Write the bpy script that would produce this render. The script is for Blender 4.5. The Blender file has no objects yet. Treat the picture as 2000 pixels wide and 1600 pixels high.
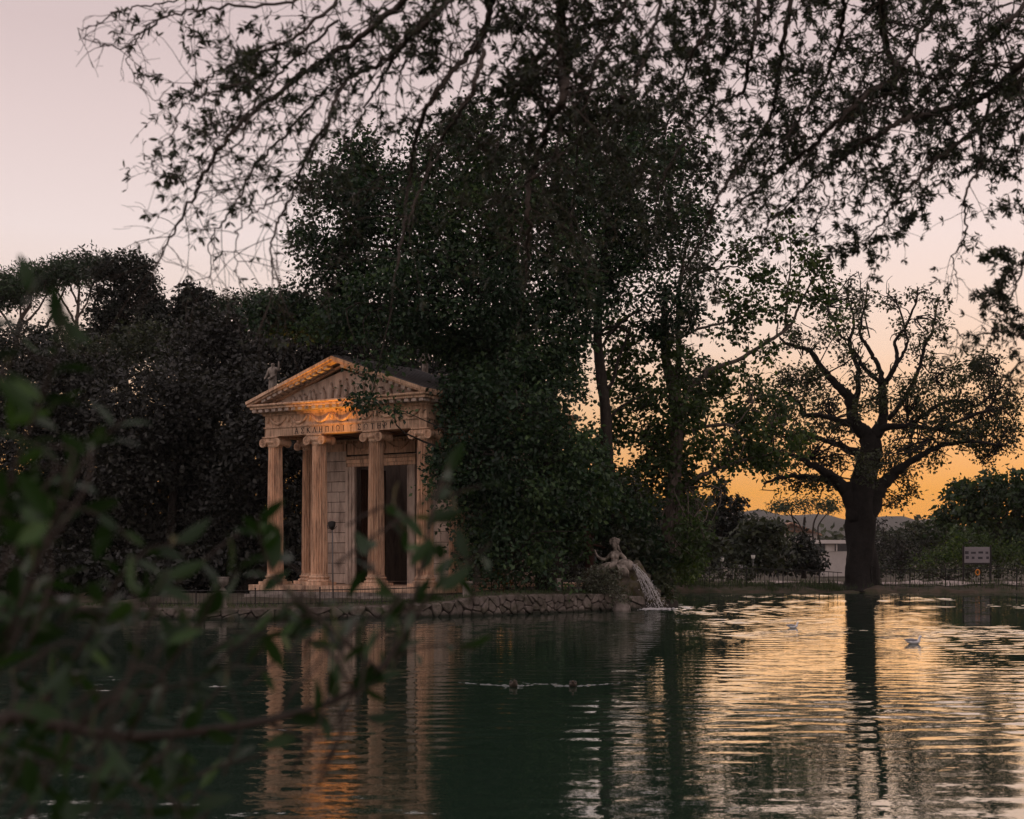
import bpy, math, random
import numpy as np
from mathutils import Vector, Matrix, Quaternion, kdtree

# ------------------------------------------------------------------ camera, sky, sun, exposure
SC = bpy.context.scene
COL = SC.collection
F, HOR, EYE = 2777.8, 1085.0, 2.1          # focal length in photo pixels, horizon row, eye height above the lake

cd = bpy.data.cameras.new('camera'); cam = bpy.data.objects.new('camera', cd); COL.objects.link(cam)
cam.location = (0, 0, EYE); cam.rotation_euler = (math.radians(90), 0, 0)
cd.sensor_width = 36; cd.lens = 50; cd.shift_y = (HOR - 800) / 2000
cd.clip_start = 0.1; cd.clip_end = 12000
cd.dof.use_dof = True; cd.dof.focus_distance = 55; cd.dof.aperture_fstop = 3.5
SC.camera = cam

SUN_AZ = (0.34, 0.94)                       # the sun has set behind the great oak
w = bpy.data.worlds.new('World'); SC.world = w; w.use_nodes = True
nt = w.node_tree; N = nt.nodes; L = nt.links
for n in list(N): N.remove(n)
out = N.new('ShaderNodeOutputWorld'); bg = N.new('ShaderNodeBackground'); L.new(bg.outputs[0], out.inputs[0])
tc = N.new('ShaderNodeTexCoord'); sep = N.new('ShaderNodeSeparateXYZ'); L.new(tc.outputs['Generated'], sep.inputs[0])
def mth(op, a, b=None, clamp=False, tree=None):
    t = tree or nt
    n = t.nodes.new('ShaderNodeMath'); n.operation = op; n.use_clamp = clamp
    for i, s in enumerate((a, b)):
        if s is None: continue
        if isinstance(s, (int, float)): n.inputs[i].default_value = s
        else: t.links.new(s, n.inputs[i])
    return n.outputs[0]
def ramp(tree, fac, stops, interp='LINEAR'):
    r = tree.nodes.new('ShaderNodeValToRGB'); cr = r.color_ramp; cr.interpolation = interp
    while len(cr.elements) > 1: cr.elements.remove(cr.elements[-1])
    cr.elements[0].position = stops[0][0]; cr.elements[0].color = (*stops[0][1], 1)
    for p, c in stops[1:]:
        e = cr.elements.new(p); e.color = (*c, 1)
    tree.links.new(fac, r.inputs[0]); return r.outputs[0]
def mixc(tree, f, a, b, mode='MIX'):
    m = tree.nodes.new('ShaderNodeMix'); m.data_type = 'RGBA'; m.blend_type = mode
    for s, i in ((f, 0), (a, 6), (b, 7)):
        if isinstance(s, (int, float)): m.inputs[i].default_value = s
        elif isinstance(s, tuple): m.inputs[i].default_value = (*s, 1)
        else: tree.links.new(s, m.inputs[i])
    return m.outputs[2]
el = mth('MULTIPLY', sep.outputs[2], 2.0, True)      # sin(elevation) * 2
west = ramp(nt, el, [(0.0, (1.0, 0.38, 0.035)), (0.086, (0.94, 0.41, 0.065)), (0.122, (0.95, 0.46, 0.15)), (0.20, (0.97, 0.595, 0.33)),
                     (0.28, (0.985, 0.735, 0.59)), (0.36, (0.985, 0.80, 0.73)), (0.43, (0.99, 0.83, 0.80)), (0.57, (0.885, 0.715, 0.70)), (0.675, (0.785, 0.625, 0.62)), (1.0, (0.70, 0.58, 0.60))])
east = ramp(nt, el, [(0.0, (0.66, 0.51, 0.47)), (0.2, (1.0, 0.77, 0.69)), (0.5, (0.97, 0.77, 0.72)), (1.0, (0.80, 0.67, 0.68))])
az = mth('ADD', mth('MULTIPLY', sep.outputs[0], SUN_AZ[0]), mth('MULTIPLY', sep.outputs[1], SUN_AZ[1]))
azf = N.new('ShaderNodeMapRange'); azf.interpolation_type = 'SMOOTHSTEP'
azf.inputs[1].default_value = -0.5; azf.inputs[2].default_value = 0.75; L.new(az, azf.inputs[0])
dusk = mixc(nt, azf.outputs[0], east, west)
nis = N.new('ShaderNodeTexSky'); nis.sky_type = 'NISHITA'; nis.sun_disc = False
nis.sun_elevation = math.radians(1.5); nis.sun_rotation = math.atan2(SUN_AZ[0], SUN_AZ[1]); nis.dust_density = 3
nsc = mixc(nt, 1.0, nis.outputs[0], (0.08, 0.08, 0.08), 'MULTIPLY')
L.new(mixc(nt, 0.12, dusk, nsc), bg.inputs[0]); bg.inputs[1].default_value = 1.0

sl = bpy.data.lights.new('sun', 'SUN'); sl.energy = 0.12; sl.angle = math.radians(30); sl.color = (1, 0.62, 0.34)
so = bpy.data.objects.new('sun', sl); COL.objects.link(so)
sdir = Vector((SUN_AZ[0], SUN_AZ[1], math.tan(math.radians(1.5))))
so.rotation_euler = sdir.to_track_quat('Z', 'Y').to_euler(); so.location = (20, 60, 40)

vs = SC.view_settings
vs.view_transform = 'Standard'; vs.look = 'None'; vs.exposure = 0.0; vs.gamma = 1.0; vs.use_curve_mapping = False
SC.render.engine = 'CYCLES'; SC.cycles.use_denoising = True; SC.cycles.denoiser = 'OPENIMAGEDENOISE'
SC.cycles.max_bounces = 6; SC.cycles.diffuse_bounces = 3; SC.cycles.glossy_bounces = 3; SC.cycles.transmission_bounces = 4
SC.cycles.transparent_max_bounces = 8; SC.cycles.caustics_reflective = False; SC.cycles.caustics_refractive = False
SC.cycles.sample_clamp_indirect = 4

# ------------------------------------------------------------------ helpers
random.seed(11); RNG = np.random.default_rng(11)
def P(px, py, Y): return ((px - 1000) * Y / F, Y, EYE + (HOR - py) * Y / F)
def PV(px, py, Y): return np.array(P(px, py, Y))
def shoreY(py): return EYE * F / (py - HOR)          # where a water-level pixel row lies

def link(o): COL.objects.link(o); return o
def WM(o): return (WM(o.parent) @ o.matrix_parent_inverse @ o.matrix_basis) if o.parent else o.matrix_basis.copy()
def par(o, p, local=False):
    if p is None: return o
    inv = Matrix.Identity(4) if local else WM(p).inverted()
    o.parent = p; o.matrix_parent_inverse = inv; return o
def tag(o, label=None, cat=None, group=None, kind=None):
    if label: o['label'] = label
    if cat: o['category'] = cat
    if group: o['group'] = group
    if kind: o['kind'] = kind
    return o
def empty(name, loc, label, cat, group=None, rz=0.0):
    o = link(bpy.data.objects.new(name, None)); o.location = loc; o.rotation_euler = (0, 0, rz)
    o.empty_display_size = 0.2
    return tag(o, label, cat, group)
def obj(name, me, parent=None, local=False):
    return par(link(bpy.data.objects.new(name, me)), parent, local)

class MB:
    def __init__(s): s.v = []; s.f = []
    def add(s, v, f):
        k = len(s.v); s.v += [tuple(p) for p in v]; s.f += [tuple(i + k for i in q) for q in f]; return s
    def box(s, c, d, rz=0.0, b=0.0):
        x, y, z = d[0] / 2, d[1] / 2, d[2] / 2; ca, sa = math.cos(rz), math.sin(rz)
        if b <= 0:
            q = [(-x, -y, -z), (x, -y, -z), (x, y, -z), (-x, y, -z), (-x, -y, z), (x, -y, z), (x, y, z), (-x, y, z)]
            f = [(0, 3, 2, 1), (4, 5, 6, 7), (0, 1, 5, 4), (1, 2, 6, 5), (2, 3, 7, 6), (3, 0, 4, 7)]
        else:
            b = min(b, x * .9, y * .9, z * .9); q = []
            for zz, i in ((-z, 1), (-z + b, 0), (z - b, 0), (z, 1)):
                e = b * i
                q += [(-x + e, -y + e, zz), (x - e, -y + e, zz), (x - e, y - e, zz), (-x + e, y - e, zz)]
            f = [(3, 2, 1, 0), (12, 13, 14, 15)]
            for r in range(3):
                for k in range(4): f.append((r * 4 + k, r * 4 + (k + 1) % 4, r * 4 + 4 + (k + 1) % 4, r * 4 + 4 + k))
        return s.add([(c[0] + ca * p[0] - sa * p[1], c[1] + sa * p[0] + ca * p[1], c[2] + p[2]) for p in q], f)
    def lathe(s, prof, n=16, c=(0, 0, 0), axis='z'):
        v = []; f = []
        for r, z in prof:
            for k in range(n):
                a = 2 * math.pi * k / n; x, y = r * math.cos(a), r * math.sin(a)
                p = (x, y, z) if axis == 'z' else ((x, z, y) if axis == 'y' else (z, x, y))
                v.append((c[0] + p[0], c[1] + p[1], c[2] + p[2]))
        for i in range(len(prof) - 1):
            for k in range(n):
                q = (i * n + k, i * n + (k + 1) % n, (i + 1) * n + (k + 1) % n, (i + 1) * n + k)
                f.append(q if axis != 'y' else q[::-1])
        m = (len(prof) - 1) * n
        f.append(tuple(range(n))[::-1]); f.append(tuple(m + k for k in range(n)))
        return s.add(v, f)
    def tube(s, pts, rad, n=6, flat=None):
        pts = np.asarray(pts, float); m = len(pts)
        if np.isscalar(rad): rad = [rad] * m
        t = np.gradient(pts, axis=0); t /= np.linalg.norm(t, axis=1)[:, None] + 1e-9
        ref = np.array((0, 0, 1.0)) if abs(t[0][2]) < .9 else np.array((1.0, 0, 0))
        a = np.cross(t[0], ref); a /= np.linalg.norm(a); v = []; f = []
        for i in range(m):
            a = a - t[i] * np.dot(a, t[i]); a /= np.linalg.norm(a) + 1e-9; b = np.cross(t[i], a)
            r = rad[i]; ra, rb = (r if isinstance(r, tuple) else (r, r))
            for k in range(n):
                th = 2 * math.pi * k / n; v.append(pts[i] + a * (ra * math.cos(th)) + b * (rb * math.sin(th)))
        for i in range(m - 1):
            for k in range(n): f.append((i * n + k, i * n + (k + 1) % n, (i + 1) * n + (k + 1) % n, (i + 1) * n + k))
        f.append(tuple(range(n))[::-1]); f.append(tuple((m - 1) * n + k for k in range(n)))
        return s.add(v, f)
    def ell(s, c, r, n=10, m=6):
        v = [(c[0], c[1], c[2] - r[2])]; f = []
        for i in range(1, m):
            ph = math.pi * i / m - math.pi / 2
            for k in range(n):
                th = 2 * math.pi * k / n
                v.append((c[0] + r[0] * math.cos(ph) * math.cos(th), c[1] + r[1] * math.cos(ph) * math.sin(th), c[2] + r[2] * math.sin(ph)))
        v.append((c[0], c[1], c[2] + r[2])); e = len(v) - 1
        for k in range(n):
            f.append((0, 1 + (k + 1) % n, 1 + k)); f.append((e, 1 + (m - 2) * n + k, 1 + (m - 2) * n + (k + 1) % n))
            for i in range(m - 2): f.append((1 + i * n + k, 1 + i * n + (k + 1) % n, 1 + (i + 1) * n + (k + 1) % n, 1 + (i + 1) * n + k))
        return s.add(v, f)
    def prism(s, poly, y0, y1):                         # polygon in x,z (counter-clockwise seen from -y) swept along y
        n = len(poly)
        v = [(x, y0, z) for x, z in poly] + [(x, y1, z) for x, z in poly]
        f = [tuple(range(n)), tuple(range(2 * n - 1, n - 1, -1))]
        f += [(k, n + k, n + (k + 1) % n, (k + 1) % n) for k in range(n)]
        return s.add(v, f)
    def data(s, name, mat, smooth=False):
        me = bpy.data.meshes.new(name); me.from_pydata(s.v, [], s.f); me.materials.append(mat)
        if smooth: me.polygons.foreach_set('use_smooth', [True] * len(me.polygons))
        me.update(); return me
    def build(s, name, mat, parent=None, smooth=False, local=False):
        return obj(name, s.data(name, mat, smooth), parent, local)

def catmull(p, k=5):
    p = np.asarray(p, float)
    if len(p) < 3:
        t = np.linspace(0, 1, k + 1)[:, None]; return p[0] * (1 - t) + p[-1] * t
    q = np.vstack([2 * p[0] - p[1], p, 2 * p[-1] - p[-2]]); o = []
    for i in range(1, len(q) - 2):
        a, b, c, d = q[i - 1:i + 3]
        for t in np.linspace(0, 1, k, endpoint=False):
            o.append(.5 * (2 * b + (c - a) * t + (2 * a - 5 * b + 4 * c - d) * t * t + (3 * b - a - 3 * c + d) * t ** 3))
    o.append(p[-1]); return np.array(o)

# ------------------------------------------------------------------ materials
def mat(name):
    m = bpy.data.materials.new(name); m.use_nodes = True
    return m, m.node_tree, m.node_tree.nodes['Principled BSDF']
def noise(t, scale, detail=4, rough=.6, vec=None, dim='3D'):
    n = t.nodes.new('ShaderNodeTexNoise'); n.inputs['Scale'].default_value = scale; n.inputs['Detail'].default_value = detail
    n.inputs['Roughness'].default_value = rough
    if vec is not None: t.links.new(vec, n.inputs['Vector'])
    return n
def coords(t, kind='Object', scale=(1, 1, 1)):
    c = t.nodes.new('ShaderNodeTexCoord'); m = t.nodes.new('ShaderNodeMapping'); m.inputs['Scale'].default_value = scale
    t.links.new(c.outputs[kind], m.inputs[0]); return m.outputs[0]
def worldpos(t, scale=(1, 1, 1)):
    c = t.nodes.new('ShaderNodeNewGeometry'); m = t.nodes.new('ShaderNodeMapping'); m.inputs['Scale'].default_value = scale
    t.links.new(c.outputs['Position'], m.inputs[0]); return m.outputs[0]
def surf(name, c1, c2, scale=2.0, rough=.85, bump=.0, bscale=None, stain=None, sscale=(1.5, 1.5, .35), spec=.3):
    m, t, b = mat(name)
    v = worldpos(t); n = noise(t, scale, 6, .65, v)
    col = ramp(t, n.outputs[0], [(.3, c1), (.7, c2)])
    if stain:
        s = noise(t, 2.2, 7, .7, worldpos(t, sscale))
        sf = ramp(t, s.outputs[0], [(.44, (0, 0, 0)), (.66, (1, 1, 1))])
        col = mixc(t, sf, col, stain)
    oi = t.nodes.new('ShaderNodeObjectInfo')
    k = mth('MULTIPLY_ADD', oi.outputs['Random'], .34, tree=t); k.node.inputs[2].default_value = .83
    col = mixc(t, 1.0, col, k, 'MULTIPLY')
    t.links.new(col, b.inputs['Base Color']); b.inputs['Roughness'].default_value = rough
    b.inputs['Specular IOR Level'].default_value = spec
    if bump:
        bn = t.nodes.new('ShaderNodeBump'); bn.inputs['Distance'].default_value = bump
        n2 = noise(t, bscale or scale * 4, 8, .7, v); t.links.new(n2.outputs[0], bn.inputs['Height']); t.links.new(bn.outputs[0], b.inputs['Normal'])
    return m
def leafmat(name, dark, mid, light, trans=.25, rough=.5, spec=.35):
    m, t, b = mat(name)
    a = t.nodes.new('ShaderNodeAttribute'); a.attribute_name = 'var'
    col = ramp(t, a.outputs['Fac'], [(0, dark), (.55, mid), (1, light)])
    t.links.new(col, b.inputs['Base Color']); b.inputs['Roughness'].default_value = rough; b.inputs['Specular IOR Level'].default_value = spec
    tr = t.nodes.new('ShaderNodeBsdfTranslucent'); t.links.new(mixc(t, 1.0, col, (1.5, 1.5, .7), 'MULTIPLY'), tr.inputs[0])
    mx = t.nodes.new('ShaderNodeMixShader'); mx.inputs[0].default_value = trans
    t.links.new(b.outputs[0], mx.inputs[1]); t.links.new(tr.outputs[0], mx.inputs[2])
    t.links.new(mx.outputs[0], t.nodes['Material Output'].inputs[0]); return m

M = {}
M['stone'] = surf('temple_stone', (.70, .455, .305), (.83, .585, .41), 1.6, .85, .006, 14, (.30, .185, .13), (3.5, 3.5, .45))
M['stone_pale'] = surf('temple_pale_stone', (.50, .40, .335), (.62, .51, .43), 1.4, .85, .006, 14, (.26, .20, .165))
M['stone_grey'] = surf('grey_stone', (.22, .19, .17), (.33, .29, .26), 2.5, .9, .008, 12, (.10, .085, .075))
M['statue'] = surf('statue_marble', (.26, .225, .195), (.40, .35, .305), 4, .8, .004, 20, (.075, .062, .05), (3, 3, 1))
M['wallstone'] = surf('wall_stone', (.09, .074, .065), (.21, .178, .158), 1.1, .9, .02, 9, (.045, .042, .026), (1.2, 1.2, 1.2))
_t = M['wallstone'].node_tree; _b = _t.nodes['Principled BSDF']; _c = _b.inputs['Base Color'].links[0].from_socket     # damp, algae-stained foot of the wall
_g = _t.nodes.new('ShaderNodeNewGeometry'); _s = _t.nodes.new('ShaderNodeSeparateXYZ'); _t.links.new(_g.outputs['Position'], _s.inputs[0])
_n = noise(_t, 3.0, 4, .6, worldpos(_t)); _h = mth('ADD', _s.outputs[2], mth('MULTIPLY', _n.outputs[0], -.22, tree=_t), tree=_t)
_f = ramp(_t, mth('MULTIPLY', mth('ADD', _h, .15, tree=_t), 3.0, True, tree=_t), [(.25, (1, 1, 1)), (.6, (0, 0, 0))])
_t.links.new(mixc(_t, _f, _c, (.018, .02, .013)), _b.inputs['Base Color'])
M['mortar'] = surf('mortar', (.03, .026, .022), (.05, .042, .036), 3, .95)
M['roofdark'] = surf('roof_lead', (.06, .055, .055), (.11, .1, .1), 2, .6)
M['tile'] = surf('roof_tile', (.23, .13, .09), (.32, .2, .14), 3, .85)
M['doorwood'] = surf('door_wood', (.035, .016, .01), (.06, .028, .016), 5, .5)
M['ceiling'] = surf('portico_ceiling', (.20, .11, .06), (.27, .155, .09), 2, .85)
M['ink'] = surf('letter_bronze', (.018, .014, .012), (.03, .022, .018), 5, .6)
M['iron'] = surf('iron', (.012, .012, .012), (.022, .02, .018), 6, .6)
M['ironpale'] = surf('pale_iron', (.09, .09, .09), (.14, .135, .13), 6, .55)
M['bark'] = surf('bark', (.022, .018, .015), (.055, .045, .037), 5, .9, .03, 16, (.02, .016, .013), (6, 6, .8))
M['barkpale'] = surf('plane_bark', (.09, .07, .058), (.20, .165, .14), 4, .9, .02, 14, (.05, .04, .033), (4, 4, 1))
M['barkred'] = surf('red_bark', (.055, .026, .02), (.10, .05, .036), 5, .9, .03, 16)
M['oakbark'] = surf('oak_bark', (.008, .0068, .006), (.022, .0185, .016), 4, .9, .04, 12)
M['twig'] = surf('twig_bark', (.035, .027, .022), (.07, .055, .045), 20, .85)
M['soil'] = surf('bank_soil', (.055, .042, .03), (.11, .085, .062), .8, .95, .03, 5, (.035, .045, .02), (.5, .5, .5))
M['path'] = surf('path_gravel', (.36, .30, .27), (.44, .37, .335), 3, .9, .01, 40)
M['road'] = surf('road_asphalt', (.08, .075, .075), (.11, .105, .1), 3, .9)
M['rock'] = surf('mossy_rock', (.075, .065, .05), (.13, .11, .09), 2.5, .9, .03, 8, (.06, .055, .012), (2, 2, 1.2))
M['hill'] = surf('far_hill', (.05, .055, .045), (.08, .08, .065), .004, 1.0)
M['whitewall'] = surf('house_render', (.46, .42, .40), (.54, .50, .47), 1, .9)
M['glass'] = surf('dark_glass', (.02, .022, .025), (.03, .03, .034), 2, .1, spec=.5)
M['carwhite'] = surf('car_white', (.78, .78, .8), (.82, .82, .83), 1, .3, spec=.5)
M['carsilver'] = surf('car_silver', (.5, .5, .52), (.56, .56, .57), 1, .3, spec=.5)
M['cardark'] = surf('car_dark', (.02, .022, .028), (.03, .032, .04), 1, .25, spec=.5)
M['tyre'] = surf('tyre', (.012, .012, .012), (.02, .02, .02), 4, .8)
M['board'] = surf('board_print', (.24, .225, .245), (.29, .27, .29), 1, .6)
M['boardink'] = surf('board_ink', (.03, .03, .04), (.07, .065, .075), 5, .6)
M['orange'] = surf('buoy_orange', (.75, .24, .03), (.8, .3, .05), 4, .5)
M['gull'] = surf('gull_white', (.74, .74, .77), (.82, .82, .84), 12, .7)
M['gullgrey'] = surf('gull_grey', (.20, .21, .24), (.26, .27, .30), 12, .7)
M['duckbrown'] = surf('duck_brown', (.045, .036, .03), (.10, .08, .065), 30, .8)
M['duckdark'] = surf('duck_dark', (.02, .018, .015), (.05, .04, .03), 30, .7)
M['bill'] = surf('bill', (.12, .07, .03), (.16, .09, .04), 8, .5)
m_, t_, b_ = mat('lamp_globe'); b_.inputs['Base Color'].default_value = (.6, .57, .54, 1); b_.inputs['Roughness'].default_value = .3
b_.inputs['Emission Color'].default_value = (1, .9, .8, 1); b_.inputs['Emission Strength'].default_value = .06; M['globe'] = m_
m_, t_, b_ = mat('falling_water'); b_.inputs['Base Color'].default_value = (.88, .86, .87, 1); b_.inputs['Roughness'].default_value = .15
b_.inputs['Transmission Weight'].default_value = .3; b_.inputs['IOR'].default_value = 1.33; M['jet'] = m_
m_, t_, b_ = mat('foam'); b_.inputs['Base Color'].default_value = (.6, .58, .6, 1); b_.inputs['Roughness'].default_value = .5; M['foam'] = m_

M['leaf_mid'] = leafmat('leaf_island', (.008, .021, .011), (.024, .057, .028), (.07, .122, .044))
M['leaf_plane'] = leafmat('leaf_plane', (.024, .042, .014), (.045, .085, .026), (.10, .14, .035), .35)
M['leaf_oak'] = leafmat('leaf_oak', (.022, .028, .014), (.04, .052, .024), (.065, .08, .034), .3)
M['leaf_ilex'] = leafmat('leaf_holm_oak', (.010, .011, .0095), (.022, .024, .02), (.038, .04, .032), .12)
M['leaf_ilex_grey'] = leafmat('leaf_grey_oak', (.014, .015, .013), (.034, .036, .031), (.06, .062, .052), .12)
M['leaf_pine'] = leafmat('needles_pine', (.014, .026, .014), (.028, .055, .026), (.045, .085, .035), .15)
M['leaf_cedar'] = leafmat('needles_cedar', (.010, .014, .010), (.018, .024, .018), (.03, .038, .028), .12)
M['leaf_right'] = leafmat('leaf_bank_trees', (.016, .032, .016), (.034, .065, .028), (.08, .125, .04), .25)
M['leaf_far'] = leafmat('leaf_far_bank', (.018, .026, .016), (.034, .046, .026), (.06, .075, .034), .2)
M['leaf_over'] = leafmat('leaf_overhang', (.016, .022, .014), (.028, .040, .022), (.05, .062, .03), .22, .42, .4)
M['leaf_lampglow'] = leafmat('leaf_lampglow', (.14, .055, .01), (.24, .10, .015), (.32, .15, .03), .4)  # orange glow of the ground lamp painted into the leaf colour
M['leaf_near'] = leafmat('leaf_foreground', (.004, .014, .004), (.016, .046, .010), (.042, .095, .02), .25, .45, .32)
M['leaf_shrub'] = leafmat('leaf_pale_shrub', (.05, .06, .04), (.09, .10, .07), (.17, .18, .14), .2, .4)
M['grass'] = leafmat('grass_blades', (.025, .045, .018), (.045, .075, .028), (.08, .10, .045), .3)

# ------------------------------------------------------------------ setting: ground, hills, water, island
def snoise(x, y, seed, n=14, l0=1.0, l1=8.0):
    r = np.random.default_rng(seed); o = np.zeros_like(np.asarray(x, float))
    for _ in range(n):
        lam = math.exp(r.uniform(math.log(l0), math.log(l1))); a = r.uniform(0, 2 * math.pi); k = 2 * math.pi / lam
        o += np.sin(k * (x * math.cos(a) + y * math.sin(a)) + r.uniform(0, 6.3))
    return o / math.sqrt(n / 2)
def grid_mesh(name, V, nx, ny, material, smooth=True):
    me = bpy.data.meshes.new(name); me.vertices.add(nx * ny); me.vertices.foreach_set('co', np.asarray(V, np.float32).ravel())
    i, j = np.meshgrid(np.arange(nx - 1), np.arange(ny - 1)); a = (j * nx + i).ravel()
    q = np.stack([a, a + 1, a + nx + 1, a + nx], 1).astype(np.int32); n = len(q)
    me.loops.add(4 * n); me.loops.foreach_set('vertex_index', q.ravel())
    me.polygons.add(n); me.polygons.foreach_set('loop_start', np.arange(0, 4 * n, 4, dtype=np.int32))
    me.polygons.foreach_set('use_smooth', np.full(n, smooth)); me.update(calc_edges=True); me.materials.append(material); return me

def shore(X):                                          # the far bank's waterline
    s = 1 / (1 + np.exp(-(X + 12) / 3)); return 63 + (79.6 - 63) * s + .35 * snoise(X, X * 0, 3, 10, 1.5, 9)
def ground_z(X, t):
    b = np.interp(t, [0, .25, .7, 1.6, 3, 6, 20, 45, 110, 230, 600, 2600], [-.5, .06, .20, .32, .42, .46, .3, -.9, -3.2, -4, -4, -4])
    return b + np.interp(t, [0, .2, 1, 6, 60], [0, .06, .07, .05, .25]) * snoise(X, t, 5, 14, .7, 7)
gx = np.concatenate([np.linspace(-1900, -95, 24), np.linspace(-90, 90, 420), np.linspace(95, 1900, 24)])
gt = np.array([-.6, 0, .12, .25, .4, .55, .7, 1, 1.3, 1.6, 2, 2.5, 3, 4, 5, 6, 8, 10, 14, 18, 24, 32, 45, 65, 90, 110, 140, 180, 230, 320, 600, 1200, 2600])
X, T = np.meshgrid(gx, gt); Yg = shore(X) + T; Zg = ground_z(X, np.maximum(T, 0)); Zg[0] = -1.1
ground = tag(obj('ground', grid_mesh('ground', np.stack([X, Yg, Zg], -1), len(gx), len(gt), M['soil'])), kind='structure', label='brown earth bank and park ground behind the lake')
lb = MB().add([(-1900, -400, -1.2), (1900, -400, -1.2), (1900, 2700, -4.6), (-1900, 2700, -4.6)], [(0, 1, 2, 3)]).build('lake_bed', M['soil']); tag(lb, kind='structure', label='dark lake bed under the water')
nb = np.array([[(x, y, z + .03 * math.sin(x * 1.7 + y)) for x in np.linspace(-60, 60, 60)] for y, z in ((-60, .7), (-20, .6), (0, .52), (1.5, .5), (3, .45), (4.4, .35), (5, .05), (5.3, -.4), (6, -1.3))])
tag(obj('near_bank', grid_mesh('near_bank', nb, 60, 9, M['soil'])), kind='structure', label='earth bank below the camera')

hx = np.linspace(-1850, 1850, 160); hills_v = []
hz = 62 + 16 * snoise(hx, hx * 0, 21, 6, 400, 1500) + 3 * snoise(hx, hx * 0, 22, 8, 60, 200)
hz = np.maximum(hz, 30)
for k, (yy, s) in enumerate(((2050, -.08), (2200, .55), (2350, .9), (2450, 1.0), (2600, .8))):
    hills_v.append(np.stack([hx, np.full_like(hx, yy) + 20 * snoise(hx, hx * 0 + k, 31 + k, 5, 150, 600), hz * s + (2.5 * snoise(hx, hx * 0, 41 + k, 8, 40, 150) if 0 < k else -6)], -1))
tag(obj('hills', grid_mesh('hills', np.array(hills_v), 160, 5, M['hill'])), kind='structure', label='hazy mauve hills on the horizon')

# path and lane behind the railing
pm = MB(); xs = np.linspace(14, 70, 60)
pv = []
for yy in (82.2, 83.4, 84.8, 86.2): pv.append([(x, yy + .004 * (x - 26) ** 2 * .6 + .25 * math.sin(x * .5), 0) for x in xs])
pv = np.array(pv); pv[..., 2] = ground_z(pv[..., 0], pv[..., 1] - shore(pv[..., 0])) + .045
tag(obj('path', grid_mesh('path', pv, 60, 4, M['path'])), kind='structure', label='pale gravel path behind the far railing')
rv = np.array([[(x, yy, -3.55) for x in np.linspace(20, 110, 20)] for yy in (292, 300, 312)])
tag(obj('road', grid_mesh('road', rv, 20, 3, M['path'])), kind='structure', label='pale lane with parked cars beyond the bank')

# water: real waves
m, t, b = mat('lake_water')
b.inputs['Base Color'].default_value = (.016, .034, .022, 1); b.inputs['Roughness'].default_value = .02; b.inputs['IOR'].default_value = 2.15
def slope_noise(sc, amp, dt):
    n_ = noise(t, 1.0, dt, .6, worldpos(t, sc))
    v1 = t.nodes.new('ShaderNodeVectorMath'); v1.operation = 'SUBTRACT'; t.links.new(n_.outputs['Color'], v1.inputs[0]); v1.inputs[1].default_value = (.5, .5, .5)
    v2 = t.nodes.new('ShaderNodeVectorMath'); v2.operation = 'MULTIPLY'; t.links.new(v1.outputs[0], v2.inputs[0]); v2.inputs[1].default_value = (amp * .6, amp, 0)
    return v2.outputs[0]
def vadd(a, c_):
    v_ = t.nodes.new('ShaderNodeVectorMath'); v_.operation = 'ADD'; t.links.new(a, v_.inputs[0]); t.links.new(c_, v_.inputs[1]); return v_.outputs[0]
gm = t.nodes.new('ShaderNodeNewGeometry')
vn = t.nodes.new('ShaderNodeVectorMath'); vn.operation = 'NORMALIZE'
t.links.new(vadd(vadd(gm.outputs['Normal'], slope_noise((4, 10, 1), .055, 2)), slope_noise((12, 26, 1), .03, 1)), vn.inputs[0])
t.links.new(vn.outputs[0], b.inputs['Normal'])
M['water'] = m
nx, ny = 380, 740
wx = np.linspace(-37, 37, nx); wy = np.linspace(8, 82, ny); X, Y = np.meshgrid(wx, wy)
patch = np.clip(.72 + .30 * snoise(X * .6, Y, 77, 10, 5, 22), .22, 1.5)
# calmer water in the lee of the island, livelier towards the open right side
patch *= np.interp(X, [-30, -6, 3, 9, 20], [.92, .90, .85, 1.0, 1.05])
r_ = np.random.default_rng(5); Z = np.zeros_like(X)
NW = 46
for i in range(NW):
    lam = math.exp(r_.uniform(math.log(.30), math.log(.85))); a = math.pi / 2 + r_.normal(0, .42); k = 2 * math.pi / lam
    Z += (.048 * math.sqrt(2 / NW) * 1.0 / k) * np.sin(k * (X * math.cos(a) + Y * math.sin(a)) + r_.uniform(0, 6.3))
Z *= patch
DUCKS = [(1003, 1340), (1119, 1340)]
for (px, py) in DUCKS:                                  # V-shaped wakes, the birds swim towards us
    Yd = shoreY(py); Xd = (px - 1000) * Yd / F
    dy = Y - (Yd - .12)
    for s in (-1, 1):
        g = np.abs(X - Xd) - .10; arm = (dy - .42 * np.maximum(g, 0)) ; 
        sel = ((X - Xd) * s > -.05)
        fall = np.exp(-np.maximum(g, 0) / 1.1) * (g < 3)
        Z += np.where(sel, .004 * fall * np.exp(-(arm / .13) ** 2) * np.sin(arm * 22 + .6), 0)
fx, fy = P(1280, 1191, 55.2)[0], 55.0                    # rings below the falling water
R = np.hypot(X - fx, Y - fy); Z += .022 * np.exp(-R / 3.0) * np.sin(R * 11) + .006 * np.exp(-R / 4.5) * snoise(X, Y, 9, 12, .3, .7)
Z[0] = 0; Z[-1] = 0; Z[:, 0] = 0; Z[:, -1] = 0
wme = grid_mesh('water', np.stack([X, Y, Z], -1), nx, ny, M['water'])
water = tag(obj('water', wme), kind='structure', label='dark green rippled lake reflecting the orange sky')
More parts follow.
